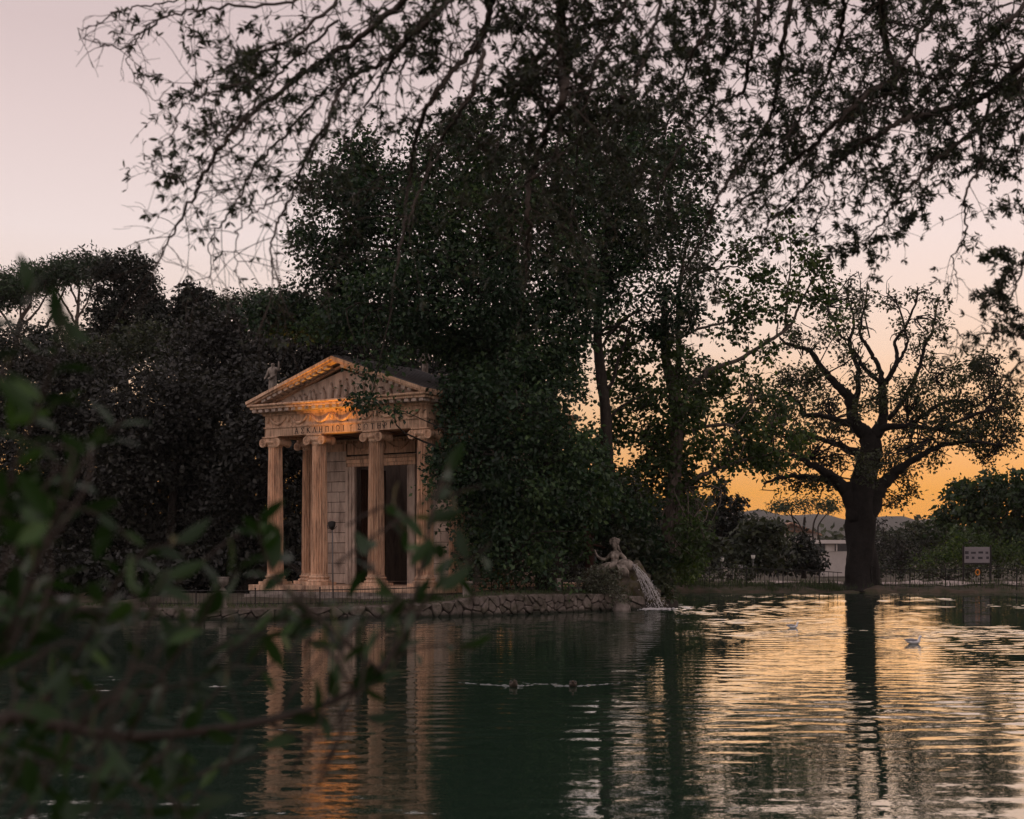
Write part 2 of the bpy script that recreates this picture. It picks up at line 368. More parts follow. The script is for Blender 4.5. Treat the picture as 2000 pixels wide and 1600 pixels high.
wo = MB().add([(-140, 2, 0), (140, 2, 0), (140, 8, 0), (-140, 8, 0), (-140, 82, 0), (-37, 82, 0), (-37, 8, 0), (37, 8, 0), (37, 82, 0), (140, 82, 0)],
              [(0, 1, 2, 3), (3, 6, 5, 4), (7, 2, 9, 8)])
tag(wo.build('water_margin', M['water']), kind='structure', label='outer lake water beside the view')

# island
edge_px = [(150, 1203), (230, 1205), (300, 1208), (420, 1211), (560, 1211), (700, 1208), (800, 1206), (900, 1204), (1000, 1201), (1100, 1197), (1200, 1193), (1260, 1191), (1325, 1186)]
edge = np.array([((px - 1000) * shoreY(py) / F, shoreY(py)) for px, py in edge_px])
edge = catmull(np.c_[edge, np.zeros(len(edge))], 6)[:, :2]
topz_px = [(150, .30), (560, .37), (800, .42), (860, .48), (920, .64), (1000, .70), (1200, .64), (1325, .25)]
epx = 1000 + F * edge[:, 0] / edge[:, 1]
etop = np.interp(epx, [p for p, _ in topz_px], [z for _, z in topz_px])
isl = []
for s, dz in ((.0, -1.2), (.06, -.03), (.25, 0), (.8, .02), (2, .04), (4, .06), (8, .08), (14, .1), (17, .05), (17.5, -1.2)):
    row = []
    for k in range(len(edge)):
        z = dz if dz == -1.2 else etop[k] + dz + .02 * math.sin(k * 1.3 + s * 3)
        row.append((edge[k, 0] + (.0 if s < 14 else 0), edge[k, 1] + .12 + s, z))
    isl.append(row)
tag(obj('island_ground', grid_mesh('island_ground', np.array(isl), len(edge), len(isl), M['soil'])), kind='structure', label='earth of the small island around the temple')

# retaining wall of irregular stones, each its own piece
arc = np.r_[0, np.cumsum(np.hypot(*np.diff(edge, axis=0).T))]
wall = empty('retaining_wall', (edge[len(edge) // 2, 0], edge[len(edge) // 2, 1], 0), 'low irregular stone retaining wall along the island waterline', 'wall')
def wall_pt(s, z, d):
    x = np.interp(s, arc, edge[:, 0]); y = np.interp(s, arc, edge[:, 1])
    x2 = np.interp(s + .2, arc, edge[:, 0]); y2 = np.interp(s + .2, arc, edge[:, 1]); tx, ty = x2 - x, y2 - y
    if abs(tx) + abs(ty) < 1e-6: tx, ty = 1, 0
    l = math.hypot(tx, ty); nx_, ny_ = ty / l, -tx / l
    return (x + nx_ * d, y + ny_ * d + z * .12, z)
core = MB()
for k in range(len(edge) - 1):
    a0, a1 = arc[k], arc[k + 1]; h0, h1 = etop[k] - .03, etop[k + 1] - .03
    v = [wall_pt(a0, -.5, -.02), wall_pt(a1, -.5, -.02), wall_pt(a1, h1, -.02), wall_pt(a0, h0, -.02), wall_pt(a1, h1, -.3), wall_pt(a0, h0, -.3)]
    core.add(v, [(0, 1, 2, 3), (3, 2, 4, 5)])
core.build('mortar_core', M['mortar'], wall)
def clip(poly, a, b_, c):                               # keep a*x+b*y<=c
    o = []
    for i in range(len(poly)):
        p, q = poly[i], poly[(i + 1) % len(poly)]
        dp, dq = a * p[0] + b_ * p[1] - c, a * q[0] + b_ * q[1] - c
        if dp <= 0: o.append(p)
        if dp * dq < 0:
            u = dp / (dp - dq); o.append((p[0] + u * (q[0] - p[0]), p[1] + u * (q[1] - p[1])))
    return o
seeds = []; rr = random.Random(4); s = .3
i0 = np.interp(255, epx, arc); iend = np.interp(1250, epx, arc)
while s < iend:
    h = float(np.interp(s, arc, etop)); big = s > np.interp(850, epx, arc)
    st = rr.uniform(.26, .5) if big else rr.uniform(.3, .55)
    rows = max(1, round((h + .12) / (.24 if big else .3) + rr.uniform(-.7, .5)))
    for r in range(rows):
        seeds.append((s + rr.uniform(-.22, .22), -.12 + (h + .12) * (r + .5 + rr.uniform(-.4, .4)) / rows))
    s += st
seeds = [q for q in seeds if q[0] > i0]
for q in seeds:
    h = float(np.interp(q[0], arc, etop))
    poly = [(q[0] - .6, -.14), (q[0] + .6, -.14), (q[0] + .6, h + .02), (q[0] - .6, h + .02)]
    for o in seeds:
        if o is q or abs(o[0] - q[0]) > 1.2: continue
        dx, dz = o[0] - q[0], o[1] - q[1]
        poly = clip(poly, dx, dz, (o[0] ** 2 + o[1] ** 2 - q[0] ** 2 - q[1] ** 2) / 2)
        if len(poly) < 3: break
    if len(poly) < 3: continue
    cx = sum(p[0] for p in poly) / len(poly); cz = sum(p[1] for p in poly) / len(poly)
    pr = [(cx + (p[0] - cx) * rr.uniform(.92, .97), cz + (p[1] - cz) * .93) for p in poly]
    rp = []                                             # rounded corners
    for i in range(len(pr)):
        a_, b2, c_ = pr[i - 1], pr[i], pr[(i + 1) % len(pr)]
        rp.append((b2[0] * .78 + a_[0] * .22, b2[1] * .78 + a_[1] * .22)); rp.append((b2[0] * .78 + c_[0] * .22, b2[1] * .78 + c_[1] * .22))
    d = rr.uniform(.03, .13); n = len(rp); v = []
    for sc, dd in ((1, -.01), (.97, d * .65), (.78, d)):
        v += [wall_pt(cx + (p[0] - cx) * sc, cz + (p[1] - cz) * sc, dd + rr.uniform(-.006, .006)) for p in rp]
    f = [(k, (k + 1) % n, n + (k + 1) % n, n + k) for k in range(n)] + [(n + k, n + (k + 1) % n, 2 * n + (k + 1) % n, 2 * n + k) for k in range(n)] + [tuple(2 * n + k for k in range(n))]
    MB().add(v, f).build('stone', M['wallstone'], wall)
# boulders at the foot of the bank
for px, py, r, lb_ in ((802, 1196, .42, 'rough tufa boulder jutting from the island wall below the temple steps'), (1215, 1190, .34, 'pale rough boulder at the waterline below the flowering shrub'),
                       (270, 1196, .5, 'rough boulder at the far end of the island wall beside the urn')):
    c = P(px, py, shoreY(1205 if px < 1000 else 1194) - .1); bm = MB().ell((0, 0, 0), (r, r * .8, r * .7), 14, 9)
    v = np.array(bm.v); v *= (1 + .13 * snoise(v[:, 0] * 4 + px, v[:, 1] * 4 + v[:, 2] * 5, 3, 12, .6, 3))[:, None]
    bm.v = [tuple(p) for p in v]; o = bm.build('boulder', M['stone_grey'] if px > 1000 else M['wallstone'], smooth=True); o.location = c
    tag(o, lb_, 'boulder', 'boulders on the island edge')

# ------------------------------------------------------------------ temple
TA = math.atan2(-.549, .836); TO = (-6.5, 56.15, .91)
temple = empty('temple', TO, 'small stone temple with four fluted Ionic columns and a carved pediment', 'temple', rz=TA)
def tp(mb, name, m, parent=None, smooth=False): return mb.build(name, m, parent or temple, smooth, True)
CX = (-3.82, -1.45, 1.45, 3.82)
# podium and steps
tp(MB().box((0, 5.0, -.12), (9.3, 11.4, .24), b=.015), 'podium_floor', M['stone'])
tp(MB().box((0, 5.2, -.75), (9.0, 11.0, 1.02)), 'podium_core', M['stone_grey'])
for k in range(4):
    tp(MB().box((.2, -.72 - .30 * k - .16, -.24 - .125 * k - .0625 - .003), (8.9 + .0 * k, .33, .125), b=.012), 'step', M['stone_grey'])
# columns
def shaft_mesh():
    v = []; f = []; nf, per = 18, 6; n = nf * per; zs = np.r_[.38, .41, .47, np.linspace(.6, 5.45, 9), 5.55, 5.60, 5.64]
    for z in zs:
        u = (z - .38) / 5.26; R_ = .335 - .055 * u ** 1.6; fl = .135 if .46 < z < 5.57 else 0.0
        if z < .42 or z > 5.6: R_ *= 1.06
        for k in range(n):
            a = 2 * math.pi * k / n; q = (k % per) / per
            qq = max(0, (q - .17) / .83); r = R_ * (1 - fl * 2.0 * (math.sin(math.pi * qq) ** .7))
            v.append((r * math.cos(a), r * math.sin(a), z))
    for i in range(len(zs) - 1):
        for k in range(n): f.append((i * n + k, i * n + (k + 1) % n, (i + 1) * n + (k + 1) % n, (i + 1) * n + k))
    return MB().add(v, f).data('column', M['stone'])
SHAFT = shaft_mesh()
bb = MB().box((0, 0, .065), (.96, .96, .13), b=.01).lathe([(.44, .13), (.475, .15), (.48, .18), (.455, .21), (.40, .22), (.375, .25), (.385, .28), (.41, .29), (.425, .32), (.40, .35), (.36, .37), (.345, .385)], 28)
BASE = bb.data('base', M['stone'])
cb = MB().box((0, 0, 6.0), (.80, .74, .055), b=.012).lathe([(.30, 5.62), (.315, 5.66), (.31, 5.70), (.36, 5.76), (.385, 5.80), (.36, 5.83)], 28)
cb.box((0, 0, 5.90), (.72, .62, .15), b=.01)
for s_ in (-1, 1):
    cb.lathe([(.03, -.345), (.045, -.37), (.06, -.345), (.125, -.335), (.14, -.365), (.175, -.36), (.18, -.30), (.13, -.18), (.11, 0), (.13, .18), (.18, .30), (.175, .36), (.14, .365), (.125, .335), (.06, .345), (.03, .345)], 20, (s_ * .385, 0, 5.775), 'y')
    for fy_ in (-1, 1):
        sp = []
        for k in range(34):
            a = k / 33 * 2.6 * 2 * math.pi; r = .165 * (1 - k / 33 * .86); sp.append((s_ * .385 + s_ * r * math.cos(a + math.pi / 2), fy_ * .352, 5.775 + r * math.sin(a + math.pi / 2)))
        cb.tube(sp, .016, 5)
for k in range(7): cb.ell((-.21 + .07 * k, -.335, 5.80), (.027, .03, .045), 6, 4)
CAP = cb.data('capital', M['stone'], False)
def column(x, y):
    c = obj('column', SHAFT, temple, True); c.location = (x, y, 0)
    c.rotation_euler = (0, 0, 0)
    obj('base', BASE, c, True); obj('capital', CAP, c, True)
for x in CX: column(x, 0)
for x in (-3.82, 3.82): column(x, 2.1)
# entablature
def ring(name, z0, z1, h, m, y1=10.3):
    zc, dz = (z0 + z1) / 2, z1 - z0
    o = tp(MB().box((0, 0, zc), (2 * (3.82 + h), 2 * h, dz)).box((-3.82, h + (y1 - h) / 2, zc), (2 * h, y1 - h - .004, dz)).box((3.82, h + (y1 - h) / 2, zc), (2 * h, y1 - h - .004, dz)), name, m)
    return o
arch = ring('architrave', 6.03, 6.36, .30, M['stone'])
ring('architrave_moulding', 6.36, 6.42, .345, M['stone'])
frieze = ring('frieze', 6.42, 6.88, .29, M['stone'])
ring('bed_moulding', 6.88, 6.96, .36, M['stone'])
ring('dentil_band', 6.96, 7.10, .42, M['stone'])
tp(MB().box((0, 4.80, 7.155), (8.86, 11.3, .10), b=.012), 'corona', M['stone'])
tp(MB().box((0, 4.80, 7.255), (9.04, 11.5, .095), b=.03), 'cornice', M['stone'])
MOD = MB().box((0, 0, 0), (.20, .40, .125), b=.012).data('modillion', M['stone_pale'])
for k in range(25):
    o = obj('modillion', MOD, temple, True); o.location = (-4.24 + .3535 * k, -.62, 7.036)
for k in range(13):
    o = obj('modillion', MOD, temple, True); o.location = (4.24, -.1 + .37 * k, 7.036); o.rotation_euler = (0, 0, math.pi / 2)
# pediment
HW, Z0, ZA = 4.52, 7.31, 8.83
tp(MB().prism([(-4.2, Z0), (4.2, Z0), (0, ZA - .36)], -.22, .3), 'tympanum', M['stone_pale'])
sl_ = math.atan2(ZA - Z0, HW)
def rake(s_, z_off, th, y0, y1, name, m, ext=0.0, inset=0.0):
    ca, sa = math.cos(sl_), math.sin(sl_); n_ = (-sa, ca)
    a0 = (-HW - ext + inset * 0, Z0 - ext * math.tan(sl_) + z_off); a1 = (0.0, ZA + z_off)
    q = [a0, a1, (a1[0], a1[1] - th / ca), (a0[0] + th * sa * .5, a0[1] - th / ca)]
    if s_ > 0: q = [(-x, z) for x, z in q][::-1]
    q = q[::-1]
    tp(MB().prism(q, y0, y1), name, m)
for s_ in (-1, 1):
    rake(s_, .13, .11, -.98, 5.0, 'raking_cyma', M['stone'], .04)
    rake(s_, .02, .09, -.90, -.2, 'raking_corona', M['stone'])
    rake(s_, -.16, .08, -.40, -.225, 'raking_moulding', M['stone'])
    for k in range(12):
        u = .16 + .79 * (k + .3) / 12; x = s_ * HW * (1 - u); z = Z0 + (ZA - Z0) * u - .135
        o = obj('modillion', MOD, temple, True); o.location = (x, -.64, z); o.rotation_euler = (0, s_ * sl_, 0)
    q = [(-HW - .02, Z0 + .135), (0, ZA + .155), (0, ZA + .10), (-HW + .02, Z0 + .085)]
    if s_ > 0: q = [(-x, z) for x, z in q][::-1]
    tp(MB().prism(q[::-1], -.95, 4.9), 'roof_slope', M['roofdark'])
    for k in range(9):                                   # standing ribs of the roof covering
        u = (k + .5) / 9; x = s_ * HW * (1 - u); z = Z0 + .33 + (ZA - Z0) * u
    for k in range(10):
        y = -.6 + .56 * k
        q2 = [(s_ * (HW - .03), y, Z0 + .165), (0, y, ZA + .175)]
        tp(MB().tube(q2, .04, 5), 'roof_rib', M['roofdark'])
# carved group in the tympanum
for k, (x, h) in enumerate(((-2.55, .26), (-2.25, .34), (-1.95, .42), (-1.7, .5), (-1.45, .56), (-.95, .66), (-.6, .8), (-.25, .92), (.15, .98), (.55, .86), (.95, .7), (1.3, .6), (1.6, .52), (1.95, .42), (2.35, .32), (2.8, .2))):
    h *= .86; le = random.uniform(-.09, .09); g = MB(); z = Z0 + .02
    g.tube([(x, -.25, z), (x + le * .3, -.28, z + h * .35), (x + le, -.28, z + h * .72), (x + le, -.27, z + h * .82)], [.085, .10, .085, .035], 7)
    g.ell((x + le * 1.1, -.29, z + h * .93), (.052, .055, .065), 7, 5)
    a_ = random.choice((-1, 1)); g.tube([(x + le, -.29, z + h * .7), (x + le + a_ * .12, -.31, z + h * .55), (x + le + a_ * .2, -.3, z + h * .66)], [.032, .028, .02], 5)
    tp(g, 'relief_figure', M['stone_pale'], smooth=True)
# frieze garlands
for k in range(7):
    x0 = -3.95 + 7.9 * k / 7; x1 = x0 + 7.9 / 7; g = MB(); pts = []; rad = []
    for i in range(13):
        u = i / 12; pts.append((x0 + .12 + (x1 - x0 - .24) * u, -.31, 6.80 - .27 * (1 - (2 * u - 1) ** 2))); rad.append(.028 + .042 * math.sin(math.pi * u))
    g.tube(pts, rad, 7)
    for i in range(2, 11): g.ell((pts[i][0], -.345, pts[i][2] + random.uniform(-.03, .03)), (.035, .03, .03), 6, 4)
    g.tube([(x0 + .12, -.3, 6.8), (x0 + .10, -.3, 6.62), (x0 + .14, -.3, 6.5)], .014, 4)
    tp(g, 'garland', M['stone'], smooth=True)
for k in range(8):
    x0 = -3.95 + 7.9 * k / 7
    tp(MB().ell((x0, -.31, 6.73), (.085, .06, .11), 9, 6).ell((x0, -.34, 6.63), (.05, .05, .07), 8, 5).ell((x0 - .1, -.3, 6.8), (.06, .03, .03), 6, 4).ell((x0 + .1, -.3, 6.8), (.06, .03, .03), 6, 4), 'ox_head', M['stone'], smooth=True)
# dedication, one mesh per letter
S_, K_ = .036, .021                                       # thick and thin strokes
def stroke(g, a, b_, w_):
    dx, dz = b_[0] - a[0], b_[1] - a[1]; l = math.hypot(dx, dz); nx_, nz_ = -dz / l * w_ / 2, dx / l * w_ / 2
    q = [(a[0] + nx_, a[1] + nz_), (b_[0] + nx_, b_[1] + nz_), (b_[0] - nx_, b_[1] - nz_), (a[0] - nx_, a[1] - nz_)]
    g.prism(q[::-1], -.306 - .0007 * (len(g.v) // 8 % 5), -.296)
def serif(g, x, z): stroke(g, (x - .032, z), (x + .032, z), .011)
GL = {
 'A': (.20, [((.02, 0), (.10, .22), K_), ((.10, .22), (.18, 0), S_), ((.055, .085), (.15, .085), K_)], [(.02, .006), (.18, .006)]),
 'L': (.20, [((.02, 0), (.10, .22), K_), ((.10, .22), (.18, 0), S_)], [(.02, .006), (.18, .006)]),
 'S': (.18, [((.02, .215), (.16, .215), K_), ((.025, .21), (.10, .11), S_), ((.10, .11), (.02, .008), K_), ((.02, .008), (.165, .008), S_ * .8), ((.162, .215), (.162, .17), K_), ((.166, .01), (.166, .055), K_)], []),
 'K': (.19, [((.04, 0), (.04, .22), S_), ((.045, .10), (.16, .22), K_), ((.07, .125), (.18, 0), S_)], [(.04, .006), (.04, .214), (.16, .214), (.175, .006)]),
 'H': (.20, [((.04, 0), (.04, .22), S_), ((.16, 0), (.16, .22), S_), ((.04, .115), (.16, .115), K_)], [(.04, .006), (.04, .214), (.16, .006), (.16, .214)]),
 'P': (.20, [((.04, 0), (.04, .22), S_), ((.16, 0), (.16, .22), S_), ((.02, .212), (.18, .212), K_)], [(.04, .006), (.16, .006)]),
 'I': (.09, [((.045, 0), (.045, .22), S_)], [(.045, .006), (.045, .214)]),
 'T': (.18, [((.09, 0), (.09, .22), S_), ((.01, .212), (.17, .212), K_), ((.012, .212), (.012, .175), K_), ((.168, .212), (.168, .175), K_)], [(.09, .006)]),
}
def arc_strokes(cx, cz, rx, rz, a0, a1, n, w_): 
    p = [(cx + rx * math.cos(a0 + (a1 - a0) * i / n), cz + rz * math.sin(a0 + (a1 - a0) * i / n)) for i in range(n + 1)]
    return [(p[i], p[i + 1], w_) for i in range(n)]
GL['R'] = (.16, [((.04, 0), (.04, .22), S_)] + arc_strokes(.045, .16, .10, .055, math.pi / 2, -math.pi / 2, 8, .022), [(.04, .006)])
GL['W'] = (.23, arc_strokes(.115, .125, .085, .095, math.radians(-48), math.radians(228), 12, .024) + [((.02, .012), (.085, .012), .022), ((.145, .012), (.21, .012), .022)], [])
text = 'ASKLHPIWI . SWTHRI'; gap = .088
tot = sum(.17 if c == ' ' else (.05 if c == '.' else GL[c][0]) + gap for c in text); x = -2.5; sc_ = 5.05 / tot
for c in text:
    if c == ' ': x += .17 * sc_; continue
    g = MB()
    if c == '.': g.ell((.025, -.30, .085), (.02, .012, .02), 8, 5); wd = .05
    else:
        wd, st, se = GL[c]
        for a, b_, w_ in st: stroke(g, a, b_, w_)
        for sx, sz in se: serif(g, sx, sz)
    o = tp(g, 'letter', M['ink'], arch); o.location = (x, 0, 6.09); x += (wd + gap) * sc_
# cella
YW = 2.1
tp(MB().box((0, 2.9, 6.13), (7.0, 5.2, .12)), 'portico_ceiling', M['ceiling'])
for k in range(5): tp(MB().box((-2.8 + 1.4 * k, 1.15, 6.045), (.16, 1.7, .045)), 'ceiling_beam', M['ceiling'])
tp(MB().box((-2.72, YW + .20, 2.98), (1.76, .3, 5.9)).box((2.72, YW + .20, 2.98), (1.76, .3, 5.9)).box((0, YW + .2, 5.63), (3.68, .3, .6)), 'front_wall', M['mortar'])
tp(MB().box((3.48, 6.3, 2.98), (.3, 7.8, 5.9)), 'side_wall', M['mortar'])
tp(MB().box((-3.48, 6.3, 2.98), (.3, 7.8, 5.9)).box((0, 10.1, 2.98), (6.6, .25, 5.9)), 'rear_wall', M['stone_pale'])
tp(MB().box((0, 6.2, .012), (6.6, 7.4, .02)), 'inner_floor', M['doorwood'])
fw = [o for o in temple.children if o.name.startswith('front_wall')][0]; sw = [o for o in temple.children if o.name.startswith('side_wall')][0]
rh = .423
for r in range(13):
    z = .02 + rh * r + rh / 2
    for s_ in (-1, 1):
        cuts = [1.82, 2.62, 3.46] if r % 2 else [1.82, 2.20, 3.02, 3.46]
        for a, b_ in zip(cuts, cuts[1:]):
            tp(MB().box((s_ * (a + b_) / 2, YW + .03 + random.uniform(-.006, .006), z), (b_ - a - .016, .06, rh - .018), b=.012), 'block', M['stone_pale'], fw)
    y = 2.45 + (.0 if r % 2 else -.4)
    while y < 9.6:
        y2 = min(y + .82, 9.9); ya = max(y, 2.45)
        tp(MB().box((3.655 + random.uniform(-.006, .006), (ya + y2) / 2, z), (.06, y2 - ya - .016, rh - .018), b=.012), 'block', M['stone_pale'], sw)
        y = y2
# doorway
for s_ in (-1, 1):
    for k, (xa, xb, yy) in enumerate(((1.36, 1.50, .05), (1.50, 1.66, .02), (1.66, 1.80, -.015))):
        tp(MB().box((s_ * (xa + xb) / 2, YW + yy, 2.42), (xb - xa - .006, .14, 4.84), b=.012), 'door_jamb', M['stone_pale'])
for k, (za, zb, yy) in enumerate(((4.84, 4.98, .05), (4.98, 5.14, .02), (5.14, 5.27, -.015))):
    tp(MB().box((0, YW + yy - .002, (za + zb) / 2), (3.6 - .02 * (2 - k), .14, zb - za - .006), b=.012), 'door_lintel', M['stone'])
for s_ in (-1, 1):                                        # door leaves folded inwards
    dl = MB().box((0, .62, 2.4), (.07, 1.24, 4.7), b=.01)
    for zz in (.9, 2.4, 3.8): dl.box((-s_ * .045, .62, zz), (.03, .9, 1.1), b=.012)
    d_ = tp(dl, 'door_leaf', M['doorwood']); d_.location = (s_ * 1.3, YW + .36, 0); d_.rotation_euler = (0, 0, s_ * .25)
# carved over-door panel and inner dentils
pn = tp(MB().box((0, YW + .03, 5.62), (3.5, .08, .56), b=.01), 'over_door_panel', M['stone'])
for s_ in (-1, 1):
    pts = [(s_ * (.45 + 1.0 * u), YW - .035, 5.78 - .26 * math.sin(math.pi * u)) for u in np.linspace(0, 1, 9)]
    tp(MB().tube(pts, [.03, .04, .05, .06, .06, .06, .05, .04, .03], 7), 'garland', M['stone'], pn, True)
tp(MB().lathe([(.20, -.03), (.25, -.05), (.29, -.03), (.25, 0), (.20, 0)], 20, (0, YW - .02, 5.62), 'y').ell((0, YW - .03, 5.62), (.10, .06, .14), 8, 6), 'wreath', M['stone'], pn, True)
for s_ in (-1, 1): tp(MB().box((s_ * 2.7, YW + .02, 5.70), (1.72, .08, .40), b=.01), 'wall_frieze', M['stone'])
tp(MB().box((0, YW + .02, 5.95), (6.9, .14, .09), b=.02), 'inner_cornice', M['stone'])
DEN = MB().box((0, 0, 0), (.07, .08, .10)).data('dentil', M['stone'])
for k in range(52):
    o = obj('dentil', DEN, temple, True); o.location = (-3.4 + .133 * k, YW - .03, 5.855)
# attic block behind the pediment
tp(MB().box((0, 7.6, 8.0), (6.9, 5.2, 1.36), b=.02), 'attic', M['stone_grey'])
tp(MB().box((0, 7.6, 8.73), (7.2, 5.5, .10), b=.03), 'attic_coping', M['stone_grey'])

# ------------------------------------------------------------------ figures grown from a skeleton
def skin_body(name, joints, edges, material, parent, root, sub=2):
    names = list(joints); idx = {n: i for i, n in enumerate(names)}
    me = bpy.data.meshes.new(name); me.from_pydata([joints[n][0] for n in names], [(idx[a], idx[b]) for a, b in edges], [])
    me.materials.append(material)
    o = obj(name, me, parent)
    md = o.modifiers.new('skin', 'SKIN')
    if not me.skin_vertices: 
        bpy.context.view_layer.objects.active = o; bpy.ops.mesh.customdata_skin_add()
    for n in names:
        r = joints[n][1]; sv = me.skin_vertices[0].data[idx[n]]; sv.radius = r if isinstance(r, tuple) else (r, r)
        sv.use_root = (n == root)
    md.use_smooth_shade = True
    sb = o.modifiers.new('sub', 'SUBSURF'); sb.levels = sub; sb.render_levels = sub
    return o

# fountain nymph leaning on an urn
FD = 55.6
def Q(px, py, dy=0.0): return P(px, py, FD + dy)
nymph = empty('fountain_statue', Q(1206, 1112), 'weathered marble nymph reclining on a rock and leaning on an urn', 'statue')
J = {'pelvis': (Q(1203, 1104), (.22, .19)), 'waist': (Q(1202, 1096), (.165, .15)), 'ribs': (Q(1201, 1089, -.02), (.185, .16)), 'chest': (Q(1202, 1082), (.19, .15)),
     'neck0': (Q(1202, 1076), .085), 'neck': (Q(1201.5, 1072, -.02), .08), 'jaw': (Q(1199.5, 1067.5, -.05), .115), 'head': (Q(1199.5, 1061.5, -.04), (.15, .155)), 'crown': (Q(1200.2, 1057.5, -.02), .08),
     'ls': (Q(1210, 1080.5, .02), .105), 'lu': (Q(1216, 1086.5), .092), 'le': (Q(1222.5, 1093, -.03), .08), 'lf': (Q(1216, 1094.5, -.12), .068), 'lw': (Q(1209, 1097, -.2), .05), 'lh': (Q(1205, 1099, -.22), (.065, .03)), 'lt': (Q(1202.5, 1101, -.23), (.05, .02)),
     'rs': (Q(1194.5, 1081, .04), .10), 'ru': (Q(1189, 1087, .1), .085), 're': (Q(1183, 1093, .12), .075), 'rf': (Q(1174, 1092, .06), .062), 'rw': (Q(1166, 1086, 0), .048), 'rh': (Q(1163, 1079, 0), (.05, .03)), 'rt': (Q(1161.5, 1073, 0), .028),
     'lk0': (Q(1196, 1106, -.25), .20), 'lk': (Q(1184, 1104, -.5), .16), 'lc': (Q(1180, 1113, -.55), .125), 'la': (Q(1176, 1122, -.55), .08), 'lfo': (Q(1171, 1124, -.7), .06),
     'rk0': (Q(1193, 1108, -.05), .19), 'rk': (Q(1177, 1107, -.2), .15), 'rc': (Q(1168, 1114, -.2), .115), 'ra': (Q(1162, 1121, -.2), .075)}
E = [('pelvis', 'waist'), ('waist', 'ribs'), ('ribs', 'chest'), ('chest', 'neck0'), ('neck0', 'neck'), ('neck', 'jaw'), ('jaw', 'head'), ('head', 'crown'), ('chest', 'ls'), ('ls', 'lu'), ('lu', 'le'), ('le', 'lf'), ('lf', 'lw'), ('lw', 'lh'), ('lh', 'lt'),
     ('chest', 'rs'), ('rs', 'ru'), ('ru', 're'), ('re', 'rf'), ('rf', 'rw'), ('rw', 'rh'), ('rh', 'rt'), ('pelvis', 'lk0'), ('lk0', 'lk'), ('lk', 'lc'), ('lc', 'la'), ('la', 'lfo'), ('pelvis', 'rk0'), ('rk0', 'rk'), ('rk', 'rc'), ('rc', 'ra')]
body = skin_body('body', J, E, M['statue'], nymph, 'pelvis')
hd = Q(1199.5, 1061.5, -.04)
hair = MB().ell((hd[0] + .03, hd[1] + .05, hd[2] + .06), (.165, .17, .17), 12, 8).ell((hd[0] + .16, hd[1] + .1, hd[2] + .12), (.09, .09, .09), 8, 6)
for k in range(11):
    a = -.4 + 3.9 * k / 10; hair.ell((hd[0] + .165 * math.cos(a), hd[1] - .04 + .02 * math.sin(k), hd[2] + .05 + .15 * math.sin(a)), (.045, .05, .045), 6, 5)
hair.tube([(hd[0] + .13, hd[1], hd[2] - .05), (hd[0] + .2, hd[1] - .02, hd[2] - .25), (hd[0] + .27, hd[1] - .06, hd[2] - .34)], [.06, .05, .03], 7)
hair.build('hair', M['statue'], nymph, True)
face = MB().ell((hd[0] - .03, hd[1] - .155, hd[2] - .035), (.022, .04, .045), 7, 5).ell((hd[0] - .03, hd[1] - .14, hd[2] - .10), (.04, .025, .014), 7, 4)
for s_ in (-1, 1): face.ell((hd[0] - .03 + s_ * .058, hd[1] - .135, hd[2] + .012), (.03, .02, .014), 7, 4)
face.build('face', M['statue'], nymph, True)
for s_ in (-.08, .08):
    c = Q(1199.5, 1087.3, -.02); MB().ell((c[0] + s_, c[1] - .13, c[2]), (.082, .085, .085), 10, 7).build('bust', M['statue'], nymph, True)
ub = [(.0, -.36), (.10, -.36), (.20, -.28), (.245, -.12), (.24, .04), (.19, .18), (.13, .25), (.125, .31), (.175, .36), (.175, .39), (.12, .39), (.10, .34), (.0, .30)]
urn = MB().lathe(ub, 20, (0, 0, 0), 'x').build('urn', M['statue'], nymph, True); urn.location = nymph.matrix_basis.inverted() @ Vector(Q(1225, 1104.5, -.12)); urn.matrix_parent_inverse = Matrix.Identity(4); urn.rotation_euler = (0, .22, -.25)
dr = MB()
for k in range(7):
    x = 1205 + k * 2.4; dr.tube([Q(x, 1103 + k * .3, -.42), Q(x + 3, 1108 + k * .5, -.5), Q(x + 4.5 + k * .5, 1117, -.5), Q(x + 4 + k * .6, 1126, -.45)], [.05, .055, .045, .02], 6)
dr.build('drapery', M['statue'], nymph, True)

# rock below the nymph
rk = empty('fountain_rock', Q(1230, 1190), 'mossy dark rock mound carrying the reclining fountain statue', 'rock')
def rockmesh(c, r, seed, amp=.16):
    bm = MB().ell((0, 0, 0), r, 26, 16); v = np.array(bm.v)
    v *= (1 + amp * snoise(v[:, 0] * 2.4 + v[:, 1], v[:, 2] * 2.2 + v[:, 1] * .7, seed, 14, .5, 3))[:, None]; v += np.array(c); bm.v = [tuple(p) for p in v]; return bm
rockmesh(Q(1232, 1158, .5), (.85, .9, 1.05), 3).build('boulder_body', M['rock'], rk, True)
rockmesh(Q(1195, 1150, .5), (.95, .8, .78), 5).build('boulder_shoulder', M['rock'], rk, True)
rockmesh(Q(1262, 1178, .5), (.7, .8, .55), 8).build('boulder_foot', M['rock'], rk, True)

